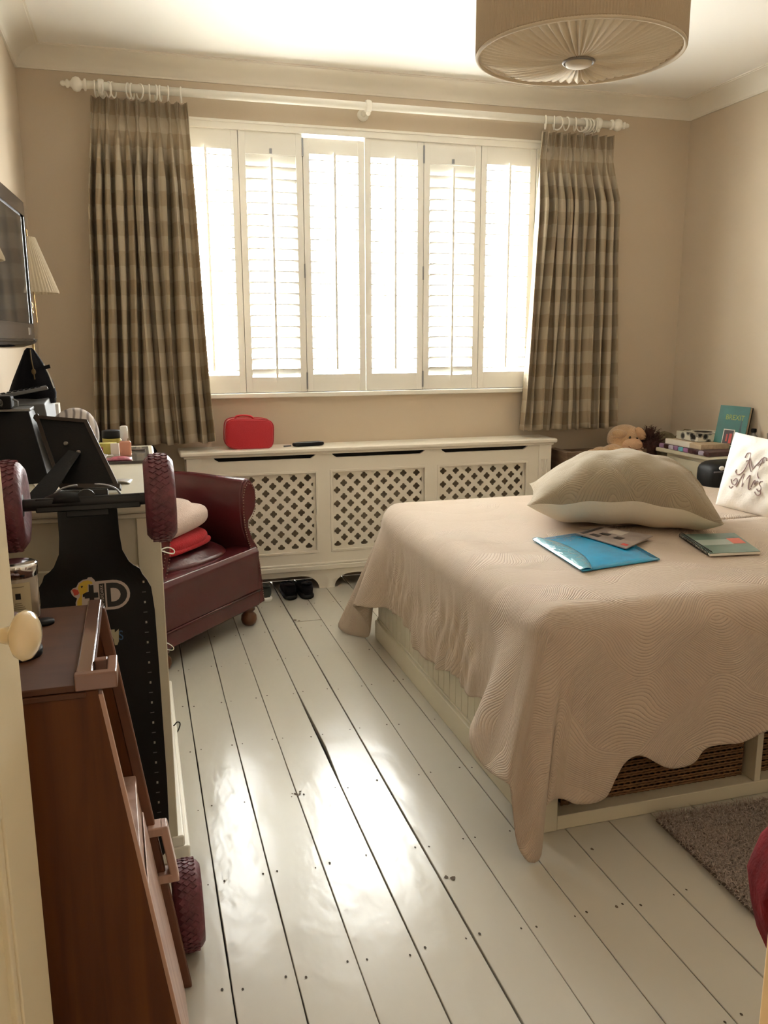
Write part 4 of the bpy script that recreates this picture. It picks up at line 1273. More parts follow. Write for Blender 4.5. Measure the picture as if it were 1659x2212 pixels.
# ------------------------------------------------------------------ pendant light
LX, LY, LZ, LR = 1.28, 2.37, 2.30, .295
pd = thing('pendant_light', 'large pleated beige drum lampshade with a gathered diffuser hanging from the ceiling', 'ceiling light', (LX, LY, LZ))
NP = 220
m = MB(); m.cap = False
m.lathe([(LR - .006, .0), (LR, .008), (LR, .275), (LR - .006, .28)], (LX, LY, LZ), (0, 0, 1), NP * 2, rfun=lambda i, h: 1 + (.006 if i % 2 else 0))
m.build('shade', SHADEM, pd, smooth=False)
NG = 64
def dif(u, v):
    a = 2 * PI * u; r = .035 + (LR - .012 - .035) * v
    ph = u * NG
    q = ph - math.floor(ph)
    rip = (abs(2 * q - 1) ** .7) * (.013 * min(1, v * 3) * (1.1 - v * .45) + .003) * (1 + .5 * math.sin(a * 5) * math.cos(a * 3))
    return Vector((LX + r * math.cos(a), LY + r * math.sin(a), LZ + .004 - .016 * (1 - v) ** 1.5 - rip + .012 * v ** 6))
m = MB(); m.grid(dif, NG * 6, 14); m.build('diffuser', DIFFM, pd, smooth=True)
m = MB(); m.lathe([(0, -.006), (.026, -.006), (.036, -.002), (.038, .006), (.034, .012), (0, .012)], (LX, LY, LZ - .026), (0, 0, 1), 30); m.build('diffuser_button', mat('button_silk', (.62, .54, .42, 1), .8), pd, smooth=True)
MB().tube([(LX + .043 * math.cos(t * PI / 15), LY + .043 * math.sin(t * PI / 15), LZ - .019) for t in range(30)], .004, 6, closed=True).build('button_rim', mat('rim_grey', (.22, .19, .16, 1), .6), pd, smooth=True)
MB().tube([(LX + (LR - .004) * math.cos(t * PI / 40), LY + (LR - .004) * math.sin(t * PI / 40), LZ + .002) for t in range(80)], .0055, 6, closed=True).build('lower_hoop', DIFFM, pd, smooth=True)
MB().cyl((LX, LY, LZ + .1), (LX, LY, ZC - .03), .004).build('cord', WHITEP, pd)
MB().lathe([(.05, 0), (.045, .02), (.012, .035)], (LX, LY, ZC), (0, 0, -1), 24).build('ceiling_rose', WHITEP, pd, smooth=True)
m = MB()
for k in range(3): a = k * 2 * PI / 3; m.cyl((LX, LY, LZ + .26), (LX + (LR - .004) * math.cos(a), LY + (LR - .004) * math.sin(a), LZ + .26), .0025, n=6)
m.build('spider', BRASS, pd)

# ------------------------------------------------------------------ armchair
AS = Vector((.523, 4.326, 0)); DS = Vector((-.66696, -.74509, 0)); DB = Vector((-.74509, .66696, 0))
def ch(s, b, z): return AS + DS * s + DB * b + Vector((0, 0, z))
arm = thing('armchair', 'maroon leather tub armchair with studded arms in front of the radiator cover', 'armchair', tuple(ch(.32, .3, 0)))
prof = [(.055, .10), (.060, .30), (.045, .40), (.000, .47), (-.032, .55), (-.045, .65), (-.043, .73), (-.020, .782), (.012, .800), (.050, .790), (.082, .752), (.090, .698), (.080, .648), (.050, .612),
        (.012, .588), (.008, .55), (.036, .49), (.088, .43), (.112, .33), (.132, .20), (.148, .105)]
def path(t):
    """U path: returns (s, b, outward s, outward b)"""
    hw, b1, rb_ = .325, .26, .325
    L1 = b1; La = PI * rb_; L = 2 * L1 + La
    d_ = t * L
    if d_ < L1: return (.35 - hw, d_, -1, 0)
    if d_ > L1 + La: return (.35 + hw, L - d_, 1, 0)
    a = (d_ - L1) / rb_
    return (.35 - hw * math.cos(a), b1 + rb_ * math.sin(a), -math.cos(a), math.sin(a))
rings = []
NT = 44
for i in range(NT + 1):
    t = i / NT
    s, b, os_, ob = path(t)
    mid = math.sin(PI * t) ** 2
    ring = []
    for o_, z in prof:
        k = .55 if (o_ > 0 and z < .5) else 1.0
        oo = o_ * (1 - (1 - k) * mid)
        if oo < 0: oo *= (1 - .15 * mid)
        zz = z + (.03 * mid if z > .6 else 0)
        ring.append(ch(s + os_ * oo, b + ob * oo, zz))
    rings.append(ring)
m = MB(); m.loft(rings, cap=True)
o = m.build('tub_back_and_arms', MAROON, arm, smooth=True, bevel=.010, seg=3, angle=60)
# front facings with studs and stitched edge
for side in (0, 1):
    sc = .025 if side == 0 else .675
    sg = -1 if side == 0 else 1
    P = [(ch(sc + sg * o_ * .90, -.012, .105 + (z - .105) * .985)) for o_, z in prof]
    m = MB(); m.prism(P, DB * .014); m.build('arm_facing', MAROON, arm, bevel=.004)
    m = MB()
    edge = [(sc + sg * o_ * .83, .105 + (z - .105) * .965) for o_, z in prof if not (o_ < 0 and z < .45)]
    for (a0, z0), (a1, z1) in zip(edge, edge[1:]):
        L = math.dist((a0, z0), (a1, z1)); n = max(1, int(L / .013))
        for q in range(n):
            f = q / n
            m.ell(ch(a0 + (a1 - a0) * f, -.015, z0 + (z1 - z0) * f), (.0034, .0034, .0034), n=6, m=4)
    o = m.build('studs', mat('antique_stud', (.25, .13, .09, 1), .4, metal=.5), arm); o['kind'] = 'stuff'
# front rail, seat platform, cushion
def strip(s0, s1, prof2, nm, mt, bev=.0):
    m = MB(); m.loft([[ch(s0, b, z) for b, z in prof2], [ch(s1, b, z) for b, z in prof2]]); return m.build(nm, mt, arm, smooth=True, bevel=.004 if not bev else bev)
strip(-.035, .735, [(.10, .19), (-.022, .19), (-.026, .26), (-.024, .34), (-.034, .375), (-.036, .402), (-.020, .425), (.02, .436), (.10, .43)], 'front_panel', MAROON)
strip(-.055, .755, [(.08, .100), (-.018, .100), (-.020, .182), (.08, .182)], 'front_border', MAROON, .008)
MB().tube([ch(-.05, -.026, .187), ch(.32, -.026, .187), ch(.75, -.026, .187)], .006, 8).build('piping', MAROON, arm, smooth=True)
m = MB(); m.poly([ch(-.02, .06, .41), ch(.72, .06, .41), ch(.64, .55, .41), ch(.06, .55, .41), ch(-.02, .06, .12), ch(.72, .06, .12), ch(.64, .55, .12), ch(.06, .55, .12)], [(0, 1, 2, 3), (7, 6, 5, 4), (0, 4, 5, 1), (1, 5, 6, 2), (2, 6, 7, 3), (3, 7, 4, 0)])
m.build('seat_box', MAROON, arm)
def cush(u, v):
    a = 2 * PI * u
    rr = v
    sx_ = math.copysign(abs(math.cos(a)) ** .75, math.cos(a)); sy = math.copysign(abs(math.sin(a)) ** .75, math.sin(a))
    s = .35 + .285 * rr * sx_; b = .265 + .25 * rr * sy
    z = .475 + .012 * (1 - rr ** 2) - .04 * max(0, rr - .82) ** 1 / .18 * .6 + .0045 * math.sin(a * 9 + 3 * math.sin(rr * 7)) * rr * (1 - rr) * 3
    return ch(s, b, z)
m = MB(); m.grid(cush, 72, 18)
for _ in (0,):
    # side wall of the cushion
    m.grid(lambda u, v: cush(u, 1) + Vector((0, 0, -.03 * v)) + (cush(u, 1) - ch(.35, .265, .45)).normalized() * (.012 * math.sin(PI * v)), 72, 5)
m.build('seat_cushion', SEATL, arm, smooth=True)
def bun(s, b):
    c = ch(s, b, 0)
    MB().lathe([(.0, 0), (.024, 0), (.036, .010), (.043, .032), (.040, .055), (.026, .070), (.024, .076), (.034, .084), (.034, .094), (.028, .100), (.030, .118)], (c.x, c.y, 0), (0, 0, 1), 24).build('leg', LEGW, arm, smooth=True)
for s, b in ((.0, .02), (.70, .02), (.12, .52), (.58, .52)): bun(s, b)

# clothes on the chair
def lump(m, c, r, rz, ry=0, e=.6): m.ell(c, r, Matrix.Rotation(rz, 3, 'Z') @ Matrix.Rotation(ry, 3, 'Y'), n=36, m=20, e=e)
th = math.atan2(DS.y, DS.x)
rj = thing('folded_jumper', 'bright red folded jumper on the seat of the armchair', 'clothing', (.2, 4.12, .47))
m = MB(); c = ch(.385, .215, .528); lump(m, c, (.215, .15, .047), th, .04, .75); m.build('jumper', REDK, rj, smooth=True)
c = ch(.385, .215, .508); m = MB(); lump(m, c, (.22, .155, .018), th, .04, .6); m.build('lower_fold', REDK, rj, smooth=True)
bj = thing('folded_blanket', 'pinkish beige fleece blanket folded on top of the red jumper', 'blanket', (.2, 4.15, .57))
m = MB(); c = ch(.385, .235, .622); lump(m, c, (.235, .155, .058), th, .10, .6)
c = ch(.42, .25, .650); lump(m, c, (.19, .13, .052), th, .2, .6); m.build('blanket', BEIGEK, bj, remesh=.010)
hk = thing('coat_hanger', 'white hanger hook poking past the dresser beside the red jumper', 'hanger', (.07, 3.72, .6))
def hookpts(x, y, z, s=1.0): return [(x - .05, y, z - .012 * s), (x - .01, y, z + .002), (x + .012, y, z - .004 * s), (x + .022, y, z - .016 * s), (x + .016, y, z - .026 * s), (x - .004, y, z - .022 * s), (x - .05, y, z - .002 * s)]
MB().tube([catmull(hookpts(.092, 3.545, .645), 6 * i / 24) for i in range(25)], .0026, 6).build('hook', WHITEP, hk, smooth=True)
hk2 = thing('coat_hanger', 'thin wire hanger hook poking past the dresser low beside the chair leg', 'hanger', (.07, 3.70, .15))
MB().tube([catmull([(.036, 3.545, .234), (.05, 3.545, .232), (.068, 3.545, .223), (.085, 3.545, .208), (.088, 3.545, .197), (.078, 3.545, .192), (.05, 3.545, .202)], 6 * i / 24) for i in range(25)], .002, 6).build('hook', WHITEP, hk2, smooth=True)
pc = thing('paper_sheets', 'white folded paper wedged between the dresser and the armchair', 'paper', (.07, 3.6, .8))
MB().poly([(.02, 3.61, .77), (.098, 3.59, .755), (.060, 3.62, .90), (.04, 3.64, .905), (.02, 3.614, .77), (.098, 3.594, .755), (.060, 3.624, .90), (.04, 3.644, .905)], [(0, 1, 2, 3), (7, 6, 5, 4), (0, 4, 5, 1), (1, 5, 6, 2), (2, 6, 7, 3), (3, 7, 4, 0)]).build('sheet', PAPER, pc)
MB().poly([(.03, 3.60, .76), (.106, 3.585, .775), (.085, 3.60, .80), (.03, 3.603, .80)], [(0, 1, 2, 3)]).build('folded_corner', REDT, pc)
hb2 = thing('bag', 'black cloth bag hanging on the wall behind the armchair', 'bag', (.06, 5.05, .7))
m = MB(); m.ell((.045, 5.03, .77), (.055, .035, .13), n=20, m=12, e=.8); m.build('body', BLACKF, hb2, smooth=True)
MB().tube([(.02, 5.06, .86), (.05, 5.08, .93), (.09, 5.06, .86)], .008, 6).build('strap', BLACKF, hb2, smooth=True)

# ------------------------------------------------------------------ shoes under the radiator cover
def shoe(name, label, x, y, rz, L=.27, W=.095, sole=None, upper=BLACKF, group=None):
    t = thing(name, label, 'shoe', (x, y, 0), group)
    M = Matrix.Translation((x, y, 0)) @ Matrix.Rotation(rz, 4, 'Z')
    def ring(v, z0, hw, top, n=18, flat=False):
        out = []
        for k in range(n):
            a = 2 * PI * k / n
            cx_ = math.cos(a); sz = math.sin(a)
            out.append(M @ Vector((hw * math.copysign(abs(cx_) ** .7, cx_), v, z0 + (top - z0) * (.5 + .5 * math.copysign(abs(sz) ** .75, sz)))))
        return out
    secs = [(0, .020, .070), (.012, .032, .085), (.04, .038, .088), (.08, .039, .082), (.11, .040, .078), (.14, .043, .070), (.18, .047, .058), (.22, .044, .050), (.25, .034, .044), (L, .012, .034)]
    m = MB(); m.loft([ring(v, .022, hw, top) for v, hw, top in secs]); m.build('upper', upper, t, smooth=True)
    m = MB(); m.loft([ring(v - .004 if v == 0 else v, 0.0, hw + .005, .026) for v, hw, top in secs]); m.build('sole', sole or BLACKP, t, smooth=True)
    m = MB(); m.tube([M @ Vector((.024 * math.cos(2 * PI * k / 16), .045 + .04 * math.sin(2 * PI * k / 16), .084 - .006 * math.sin(2 * PI * k / 16))) for k in range(16)], .009, 8, closed=True); m.build('collar', upper, t, smooth=True)
    m = MB()
    for q in range(4): m.tube([M @ Vector((-.022, .10 + q * .018, .078 - q * .006)), M @ Vector((0, .105 + q * .018, .090 - q * .007)), M @ Vector((.022, .10 + q * .018, .078 - q * .006))], .003, 5)
    m.build('laces', BLACKF, t)
    return t
shoe('shoe', 'left shoe of the black pair tucked under the radiator cover', .800, 4.70, -.06, group='black shoes under the radiator cover')
shoe('shoe', 'right shoe of the black pair tucked under the radiator cover', .900, 4.69, -.02, group='black shoes under the radiator cover')
shoe('shoe', 'dark trainer with a thick white sole beside the armchair leg', .665, 4.71, .35, sole=WHITEP, upper=mat('charcoal_suede', (.03, .035, .03, 1), .8))

# ------------------------------------------------------------------ things on the radiator cover
rbg = thing('lunch_bag', 'red zip lunch bag with a carry handle on the radiator cover', 'bag', (.62, 4.99, .872))
def rbox(hw, hh, n=40, e=.42):
    out = []
    for k in range(n):
        a = 2 * PI * k / n
        out.append((hw * math.copysign(abs(math.cos(a)) ** e, math.cos(a)), hh * math.copysign(abs(math.sin(a)) ** e, math.sin(a))))
    return out
LM = Matrix.Translation((.622, 4.985, .872 + .088)) @ Matrix.Rotation(.05, 4, 'Y')
rings = []
for y, k in ((-.058, .93), (-.054, .985), (-.04, 1.0), (.04, 1.0), (.054, .985), (.058, .93)):
    rings.append([LM @ Vector((x * k, y, z * k)) for x, z in rbox(.138, .087)])
m = MB(); m.loft(rings); m.build('body', RED, rbg, smooth=True, bevel=.003)
for y in (-.050, .050): MB().tube([LM @ Vector((x * 1.0, y, z * 1.0)) for x, z in rbox(.139, .088)], .0035, 6, closed=True).build('piping', REDT, rbg, smooth=True)
MB().tube([catmull([(.545, 4.975, 1.044), (.553, 4.975, 1.062), (.59, 4.975, 1.066), (.635, 4.975, 1.060), (.655, 4.975, 1.040)], 4 * i / 20) for i in range(21)], .0062, 8).build('handle', REDT, rbg, smooth=True)
ph_ = thing('pouch', 'slim dark glasses case lying on the radiator cover right of the red bag', 'case', (.97, 4.98, .872))
m = MB(); m.ell((.975, 4.975, .885), (.097, .030, .013), Matrix.Rotation(.03, 3, 'Z') @ Matrix.Rotation(-.02, 3, 'Y'), n=24, m=10, e=.5); m.build('case', BLACKP, ph_, smooth=True)
MB().tube([(.885, 4.955, .896), (.97, 4.95, .897), (1.065, 4.955, .897)], .0022, 5).build('zip', GREYM, ph_)
pn = thing('pen', 'small pen lying beside the dark case on the radiator cover', 'pen', (.86, 4.99, .872))
MB().cyl((.826, 4.965, .8765), (.872, 4.985, .8765), .0042, n=10).build('barrel', GREYP, pn, smooth=True)

# ------------------------------------------------------------------ dresser along the left wall
dr = thing('dresser', 'tall cream painted dresser along the left wall', 'dresser', (-.23, 2.93, 0))
DX0, DX1, DY0, DY1, DZ = XL + .022, .04, 2.29, 3.56, 1.075
MB().bx(DX0, DX1 + .012, DY0 - .012, DY1 + .03, DZ - .026, DZ).build('top', CREAMP, dr, bevel=.009, seg=3)
MB().bx(DX0, DX1 + .004, DY0 - .004, DY1 + .01, DZ - .040, DZ - .026).build('top_moulding', CREAMP, dr, bevel=.004)
MB().bx(DX1 - .062, DX1, DY0, DY0 + .03, .05, DZ - .04).build('corner_stile', CREAMP, dr, bevel=.003)
MB().bx(DX0, DX0 + .06, DY0, DY0 + .03, .05, DZ - .04).build('corner_stile', CREAMP, dr, bevel=.003)
MB().bx(DX0 + .06, DX1 - .062, DY0 + .012, DY0 + .03, .05, DZ - .04).build('end_panel', CREAMP, dr)
MB().bx(DX0 + .06, DX1 - .062, DY0, DY0 + .03, .86, .905).build('end_rail', CREAMP, dr, bevel=.003)
MB().bx(DX0, DX1 - .02, DY0 + .03, DY1, .05, DZ - .04).build('carcass', CREAMP, dr)
for k in range(4):
    for yy in (DY0 + .035, DY0 + .66):
        z0 = .12 + k * .225
        f = MB().bx(DX1 - .02, DX1 - .001, yy, yy + .60, z0, z0 + .212).build('drawer_front', CREAMP, dr, bevel=.004)
m = MB(); m.bx(DX0, DX1 + .032, DY0 - .004, DY1, 0, .05); m.bx(DX1 - .02, DX1 + .018, DY0 - .004, DY1, .05, .085)
m.build('plinth', TRIMW, dr, bevel=.006)

# cable loop on the floor past the dresser
cb = thing('cable', 'thin black cable loop poking out from under the dresser', 'cable', (.07, 3.1, 0))
MB().tube([catmull([(.045, 3.10, .012), (.070, 3.10, .02), (.083, 3.10, .045), (.084, 3.10, .060), (.074, 3.10, .064), (.062, 3.10, .052), (.048, 3.10, .050)], 6 * i / 24) for i in range(25)], .0024, 6).build('cord', BLACKP, cb, smooth=True)

# things on the dresser ------------------------------------------------
tr = thing('tray', 'grey glass tray at the far end of the dresser', 'tray', (-.08, 3.3, DZ))
MB().bx(-.34, .032, 3.06, 3.50, DZ + .0005, DZ + .007).build('tray_base', mat('smoked_tray', (.24, .22, .19, 1), .12, coat=.5), tr, bevel=.002)
MB().bx(-.34, .032, 3.055, 3.062, DZ + .0005, DZ + .010).build('front_lip', mat('lip_dark', (.06, .05, .05, 1), .2), tr)
TZ2 = DZ + .0075
jr = thing('cream_jar', 'yellow glass jar with a black lid on the dresser tray', 'jar', (-.10, 3.44, TZ2))
m = MB(); m.lathe([(.034, 0), (.037, .006), (.037, .040), (.034, .044)], (-.103, 3.45, TZ2), (0, 0, 1), 26); m.build('glass_body', mat('amber_yellow', (.42, .34, .07, 1), .25), jr, smooth=True)
MB().lathe([(.036, 0), (.037, .003), (.037, .026), (.034, .029)], (-.103, 3.45, TZ2 + .044), (0, 0, 1), 26).build('lid', BLACKP, jr, smooth=True)
pb = thing('lotion_bottle', 'small bottle of pink lotion with a white cap at the dresser edge', 'bottle', (-.05, 3.20, TZ2))
MB().bx(-.072, -.030, 3.19, 3.22, TZ2, TZ2 + .058).build('glass_body', mat('pink_lotion', (.72, .34, .22, 1), .15, coat=.6), pb, bevel=.008, seg=3)
MB().lathe([(.010, 0), (.010, .008), (.0145, .010), (.0135, .052), (.010, .055)], (-.053, 3.205, TZ2 + .057), (0, 0, 1), 20).build('cap', WHITEP, pb, smooth=True)
ct = thing('carton', 'small yellow and white carton lying on the dresser tray', 'carton', (-.13, 3.3, TZ2))
CM = Matrix.Rotation(-.10, 3, 'Z')
MB().box((-.150, 3.31, TZ2 + .020), (.13, .045, .040), CM).build('box', mat('carton_yellow', (.50, .45, .10, 1), .5, var=(20, .3)), ct, bevel=.001)
MB().box((-.090, 3.285, TZ2 + .020), (.030, .012, .0405), CM).build('white_end', PAPER, ct)
MB().box((-.150, 3.286, TZ2 + .018), (.035, .004, .018), CM).build('pink_logo', mat('pink_print', (.45, .08, .12, 1), .5), ct)
pk = thing('cosmetic_sachet', 'pink and red sachet on the tray in front of the lotion bottle', 'sachet', (-.07, 3.12, TZ2))
m = MB(); m.grid(lambda u, v: Vector((-.115 + .085 * u, 3.085 + .07 * v, TZ2 + .003 + .010 * math.sin(PI * u) * math.sin(PI * v))), 10, 8)
m.build('sachet', mat('sachet_pink', (.45, .12, .17, 1), .35, var=(45, .8)), pk, smooth=True, solid=.002)
pe = thing('eyeliner_pencil', 'dark pencil lying behind the lotion bottle', 'pencil', (-.02, 3.36, TZ2))
MB().cyl((-.06, 3.36, TZ2 + .004), (.018, 3.35, TZ2 + .004), .0038, n=8).build('pencil', mat('pencil_dark', (.06, .035, .03, 1), .5), pe, smooth=True)
pe2 = thing('nail_file', 'white nail file lying on the tray left of the carton', 'file', (-.13, 3.2, TZ2))
MB().box((-.155, 3.215, TZ2 + .003), (.12, .018, .003), Matrix.Rotation(.25, 3, 'Z')).build('file', WHITEP, pe2)
dish = thing('trinket_dish', 'small white dish at the near edge of the tray beside the picture frame', 'dish', (-.145, 3.10, TZ2))
m = MB(); m.cap = False; m.lathe([(0, .002), (.022, .002), (.036, .022), (.034, .022), (.020, .005), (0, .005)], (-.145, 3.10, TZ2), (0, 0, 1), 26); m.build('dish', WHITEP, dish, smooth=True)
tp = thing('plastic_packet', 'clear white plastic packet lying on the dresser near the black wheel', 'packet', (-.065, 2.66, DZ))
m = MB(); m.grid(lambda u, v: Vector((-.098 + .062 * u + .008 * v, 2.615 + .07 * v, DZ + .002 + .008 * math.sin(PI * u) * (1 - v * .5))), 8, 6); m.build('wrapper', mat('packet_white', (.62, .62, .60, 1), .25), tp, smooth=True, solid=.002)
pp2 = thing('papers', 'pale paper lying on the dresser under the picture frame', 'paper', (-.2, 2.6, DZ))
MB().box((-.225, 2.60, DZ + .002), (.14, .20, .003), Matrix.Rotation(.2, 3, 'Z')).build('sheet', PAPER, pp2)

cl = thing('striped_cloth', 'white and grey striped cloth bundle behind the picture frame on the dresser', 'cloth', (-.20, 3.2, DZ))
STR = bpy.data.materials.new('striped_towel'); STR.use_nodes = True
_nt = STR.node_tree; _w = _nt.nodes.new('ShaderNodeTexWave'); _w.inputs['Scale'].default_value = 14; _w.inputs['Distortion'].default_value = 3
_r = _nt.nodes.new('ShaderNodeValToRGB'); _r.color_ramp.elements[0].color = (.22, .19, .19, 1); _r.color_ramp.elements[1].color = (.62, .57, .55, 1); _r.color_ramp.elements[1].position = .5
_tc = _nt.nodes.new('ShaderNodeTexCoord'); _nt.links.new(_tc.outputs['Object'], _w.inputs[0]); _nt.links.new(_w.outputs[0], _r.inputs[0]); _nt.links.new(_r.outputs[0], _nt.nodes['Principled BSDF'].inputs['Base Color'])
_nt.nodes['Principled BSDF'].inputs['Roughness'].default_value = .9
m = MB(); m.ell((-.215, 2.95, DZ + .10), (.085, .07, .112), Matrix.Rotation(.35, 3, 'Y'), n=30, m=18); m.ell((-.27, 2.97, DZ + .06), (.10, .07, .065), n=26, m=14); m.build('bundle', STR, cl, remesh=.008)

# picture frame seen from behind
pf = thing('picture_frame', 'black picture frame seen from behind, leaning with its easel strut on the dresser', 'picture frame', (-.15, 2.5, DZ))
TL, TR, BR, BL = Vector((-.290, 2.66, 1.282)), Vector((-.143, 2.62, 1.268)), Vector((-.060, 2.47, DZ + .012)), Vector((-.225, 2.52, DZ + .012))
nrm = (TR - TL).cross(BL - TL).normalized()
if nrm.y > 0: nrm = -nrm
bk4 = [BL, BR, TR, TL]
m = MB(); m.hexa([p - nrm * .010 for p in bk4], [p + nrm * .006 for p in bk4]); m.build('backboard', BLACKP, pf, bevel=.002)
for a, b in zip(bk4, bk4[1:] + bk4[:1]):
    d_ = (b - a).normalized(); inn = (sum(bk4, Vector()) / 4 - (a + b) / 2); inn = (inn - inn.dot(d_) * d_).normalized() * .011
    m = MB(); m.hexa([a - nrm * .014, b - nrm * .014, b - nrm * .014 + inn, a - nrm * .014 + inn], [a + nrm * .010, b + nrm * .010, b + nrm * .010 + inn, a + nrm * .010 + inn])
    m.build('moulding', mat('dark_brown_frame', (.022, .013, .008, 1), .35), pf)
for f_, g_ in ((.44, .62), (.62, .50)):
    p = (TL.lerp(TR, f_ * .9)).lerp(BL.lerp(BR, f_ * .9), 1 - g_) + nrm * .006
    MB().lathe([(.007, 0), (.006, .003), (0, .0035)], p, nrm, 14).build('turn_button', mat('button_grey', (.16, .15, .13, 1), .4), pf, smooth=True)
Cn = sum(bk4, Vector()) / 4
hinge = Cn + nrm * .007; foot = Vector((-.275, 2.40, DZ + .002))
sd = (foot - hinge).cross(nrm).normalized() * .03
m = MB(); m.hexa([hinge - sd * .6, hinge + sd * .6, foot + sd, foot - sd], [hinge - sd * .6 + nrm * .004, hinge + sd * .6 + nrm * .004, foot + sd + nrm * .004, foot - sd + nrm * .004]); m.build('easel_strut', BLACKP, pf)

# black storage boxes, remote, camera
b1 = thing('storage_box', 'black tapering box at the near left of the dresser top', 'box', (-.36, 2.8, DZ))
m = MB(); m.hexa([(-.48, 2.70, DZ), (-.268, 2.70, DZ), (-.262, 2.90, DZ), (-.48, 2.90, DZ)], [(-.48, 2.80, 1.288), (-.322, 2.80, 1.288), (-.318, 2.90, 1.288), (-.48, 2.90, 1.288)]); m.build('body', BLACKP, b1, bevel=.004)
MB().bx(-.482, -.317, 2.798, 2.904, 1.286, 1.296).build('silver_rim', GREYM, b1, bevel=.003)
b2 = thing('storage_box', 'grey plastic box standing behind the black tapering box', 'box', (-.36, 3.02, DZ))
m = MB(); m.hexa([(-.49, 2.93, DZ), (-.262, 2.93, DZ), (-.262, 3.10, DZ), (-.49, 3.10, DZ)], [(-.49, 2.93, 1.300), (-.288, 2.93, 1.300), (-.272, 3.10, 1.328), (-.49, 3.10, 1.328)]); m.build('body', GREYP, b2, bevel=.004)
b3 = thing('carton', 'white carton edge showing behind the grey box', 'carton', (-.30, 3.16, DZ))
MB().bx(-.42, -.262, 3.12, 3.19, DZ, 1.285).build('box', PAPER, b3, bevel=.002)
rm = thing('remote_control', 'dark remote control lying across the grey box', 'remote control', (-.38, 2.98, 1.33))
RM = frame_matrix((-.352, 2.965, 1.331), (.92, .18, .16), (-.1, 1, .05))
lbx(MB(), RM, -.075, .075, -.020, .020, 0, .012).build('body', GREYP, rm, bevel=.003)
m = MB()
for i in range(7):
    for j in range(3): lbx(m, RM, -.065 + i * .018, -.054 + i * .018, -.014 + j * .011, -.007 + j * .011, .012, .0145)
m.build('buttons', BLACKP, rm)
cmr = thing('camera', 'small black camera on the near black box under the television', 'camera', (-.43, 2.80, 1.296))
MB().bx(-.475, -.365, 2.77, 2.83, 1.2965, 1.336).build('body', BLACKP, cmr, bevel=.006)
MB().cyl((-.40, 2.77, 1.316), (-.40, 2.750, 1.316), .014, n=18).build('lens', BLACKG, cmr, smooth=True)
MB().tube([(-.365, 2.80, 1.325), (-.352, 2.80, 1.318), (-.352, 2.80, 1.305), (-.365, 2.80, 1.300)], .0035, 6).build('strap_loop', GREYM, cmr)
can = thing('spray_can', 'small blue grey can behind the maroon wheel at the near end of the dresser', 'can', (-.36, 2.36, DZ))
MB().lathe([(.012, 0), (.0125, .05), (.011, .056), (0, .058)], (-.352, 2.36, DZ), (0, 0, 1), 18).build('can', mat('blue_grey_can', (.12, .15, .19, 1), .35), can, smooth=True)

# dark washbag hung above
wbg = thing('washbag', 'black tapering fabric bag with a brass zip standing on the grey box below the television', 'bag', (-.33, 3.05, 1.32))
rings = []
for z, x0, x1, t_ in ((1.295, -.412, -.262, .045), (1.33, -.408, -.258, .045), (1.37, -.392, -.268, .040), (1.41, -.374, -.284, .034), (1.445, -.358, -.302, .026), (1.468, -.348, -.316, .018), (1.476, -.340, -.324, .010)):
    rings.append([((x0 + x1) / 2 + (x1 - x0) / 2 * math.cos(2 * PI * k / 28), 3.045 + t_ * math.sin(2 * PI * k / 28) + .004 * math.sin(6 * PI * k / 14), z) for k in range(28)])
m = MB(); m.loft(rings); m.build('body', BLACKF, wbg, smooth=True)
MB().tube([(-.326, 3.013, 1.470), (-.324, 3.003, 1.440), (-.320, 3.0, 1.41), (-.318, 2.998, 1.375)], .0022, 6).build('zip', mat('dull_zip', (.14, .10, .045, 1), .4, metal=.6), wbg)
MB().ell((-.319, 2.994, 1.400), (.007, .004, .010)).build('zip_pull', MATS['dull_zip'], wbg, smooth=True)
MB().box((-.290, 3.0, 1.412), (.045, .006, .012), Matrix.Rotation(-.22, 3, 'Y')).build('strap_tab', BLACKF, wbg)
m = MB(); m.tube([(-.288, 3.01, 1.425), (-.274, 3.01, 1.39), (-.262, 3.01, 1.345)], .0022, 5); m.build('white_piping', WHITEP, wbg)

# television on the left wall ------------------------------------------
tv = thing('television', 'black glossy wall mounted television angled from the left wall', 'television', (-.37, 3.0, 1.5))
F0, N0 = Vector((-.352, 3.40, 0)), Vector((-.390, 2.62, 0))
TM = frame_matrix(((F0.x + N0.x) / 2, (F0.y + N0.y) / 2, 1.745), tuple(F0 - N0), (0, 0, 1))   # local z points to the wall side
hw_ = (F0 - N0).length / 2
TVF = mat('tv_gloss_frame', (.055, .035, .022, 1), .10, coat=.5)
sgn = 1 if (TM.to_3x3() @ Vector((0, 0, 1))).x > 0 else -1
def tb_(nm, mt, x0, x1, y0, y1, z0, z1, bev=.002): return lbx(MB(), TM, x0, x1, y0, y1, min(sgn * z0, sgn * z1), max(sgn * z0, sgn * z1)).build(nm, mt, tv, bevel=bev)
tb_('housing', BLACKP, -hw_, hw_, -.235, .235, -.045, -.006)
tb_('screen', mat('tv_screen', (.030, .028, .026, 1), .05, coat=1.0), -hw_ + .03, hw_ - .03, -.185, .185, -.006, -.001)
tb_('top_bezel', TVF, -hw_, hw_, .190, .240, -.04, .004); tb_('bottom_bezel', TVF, -hw_, hw_, -.240, -.185, -.04, .004)
tb_('side_bezel', BLACKG, hw_ - .026, hw_, -.187, .190, -.04, .004, .004); tb_('side_bezel', BLACKG, -hw_, -hw_ + .026, -.187, .190, -.04, .004, .004)
m = MB(); m.loft([[TM @ Vector((x, -.240 - .030 * max(0, 1 - (x / hw_) ** 4) ** .5 * k, sgn * (-.035 + .04 * q))) for k, q in ((0, 0), (0, 1), (.7, 1.2), (1, .6), (.7, 0))] for x in [hw_ * (-1 + 2 * i / 24) for i in range(25)]])
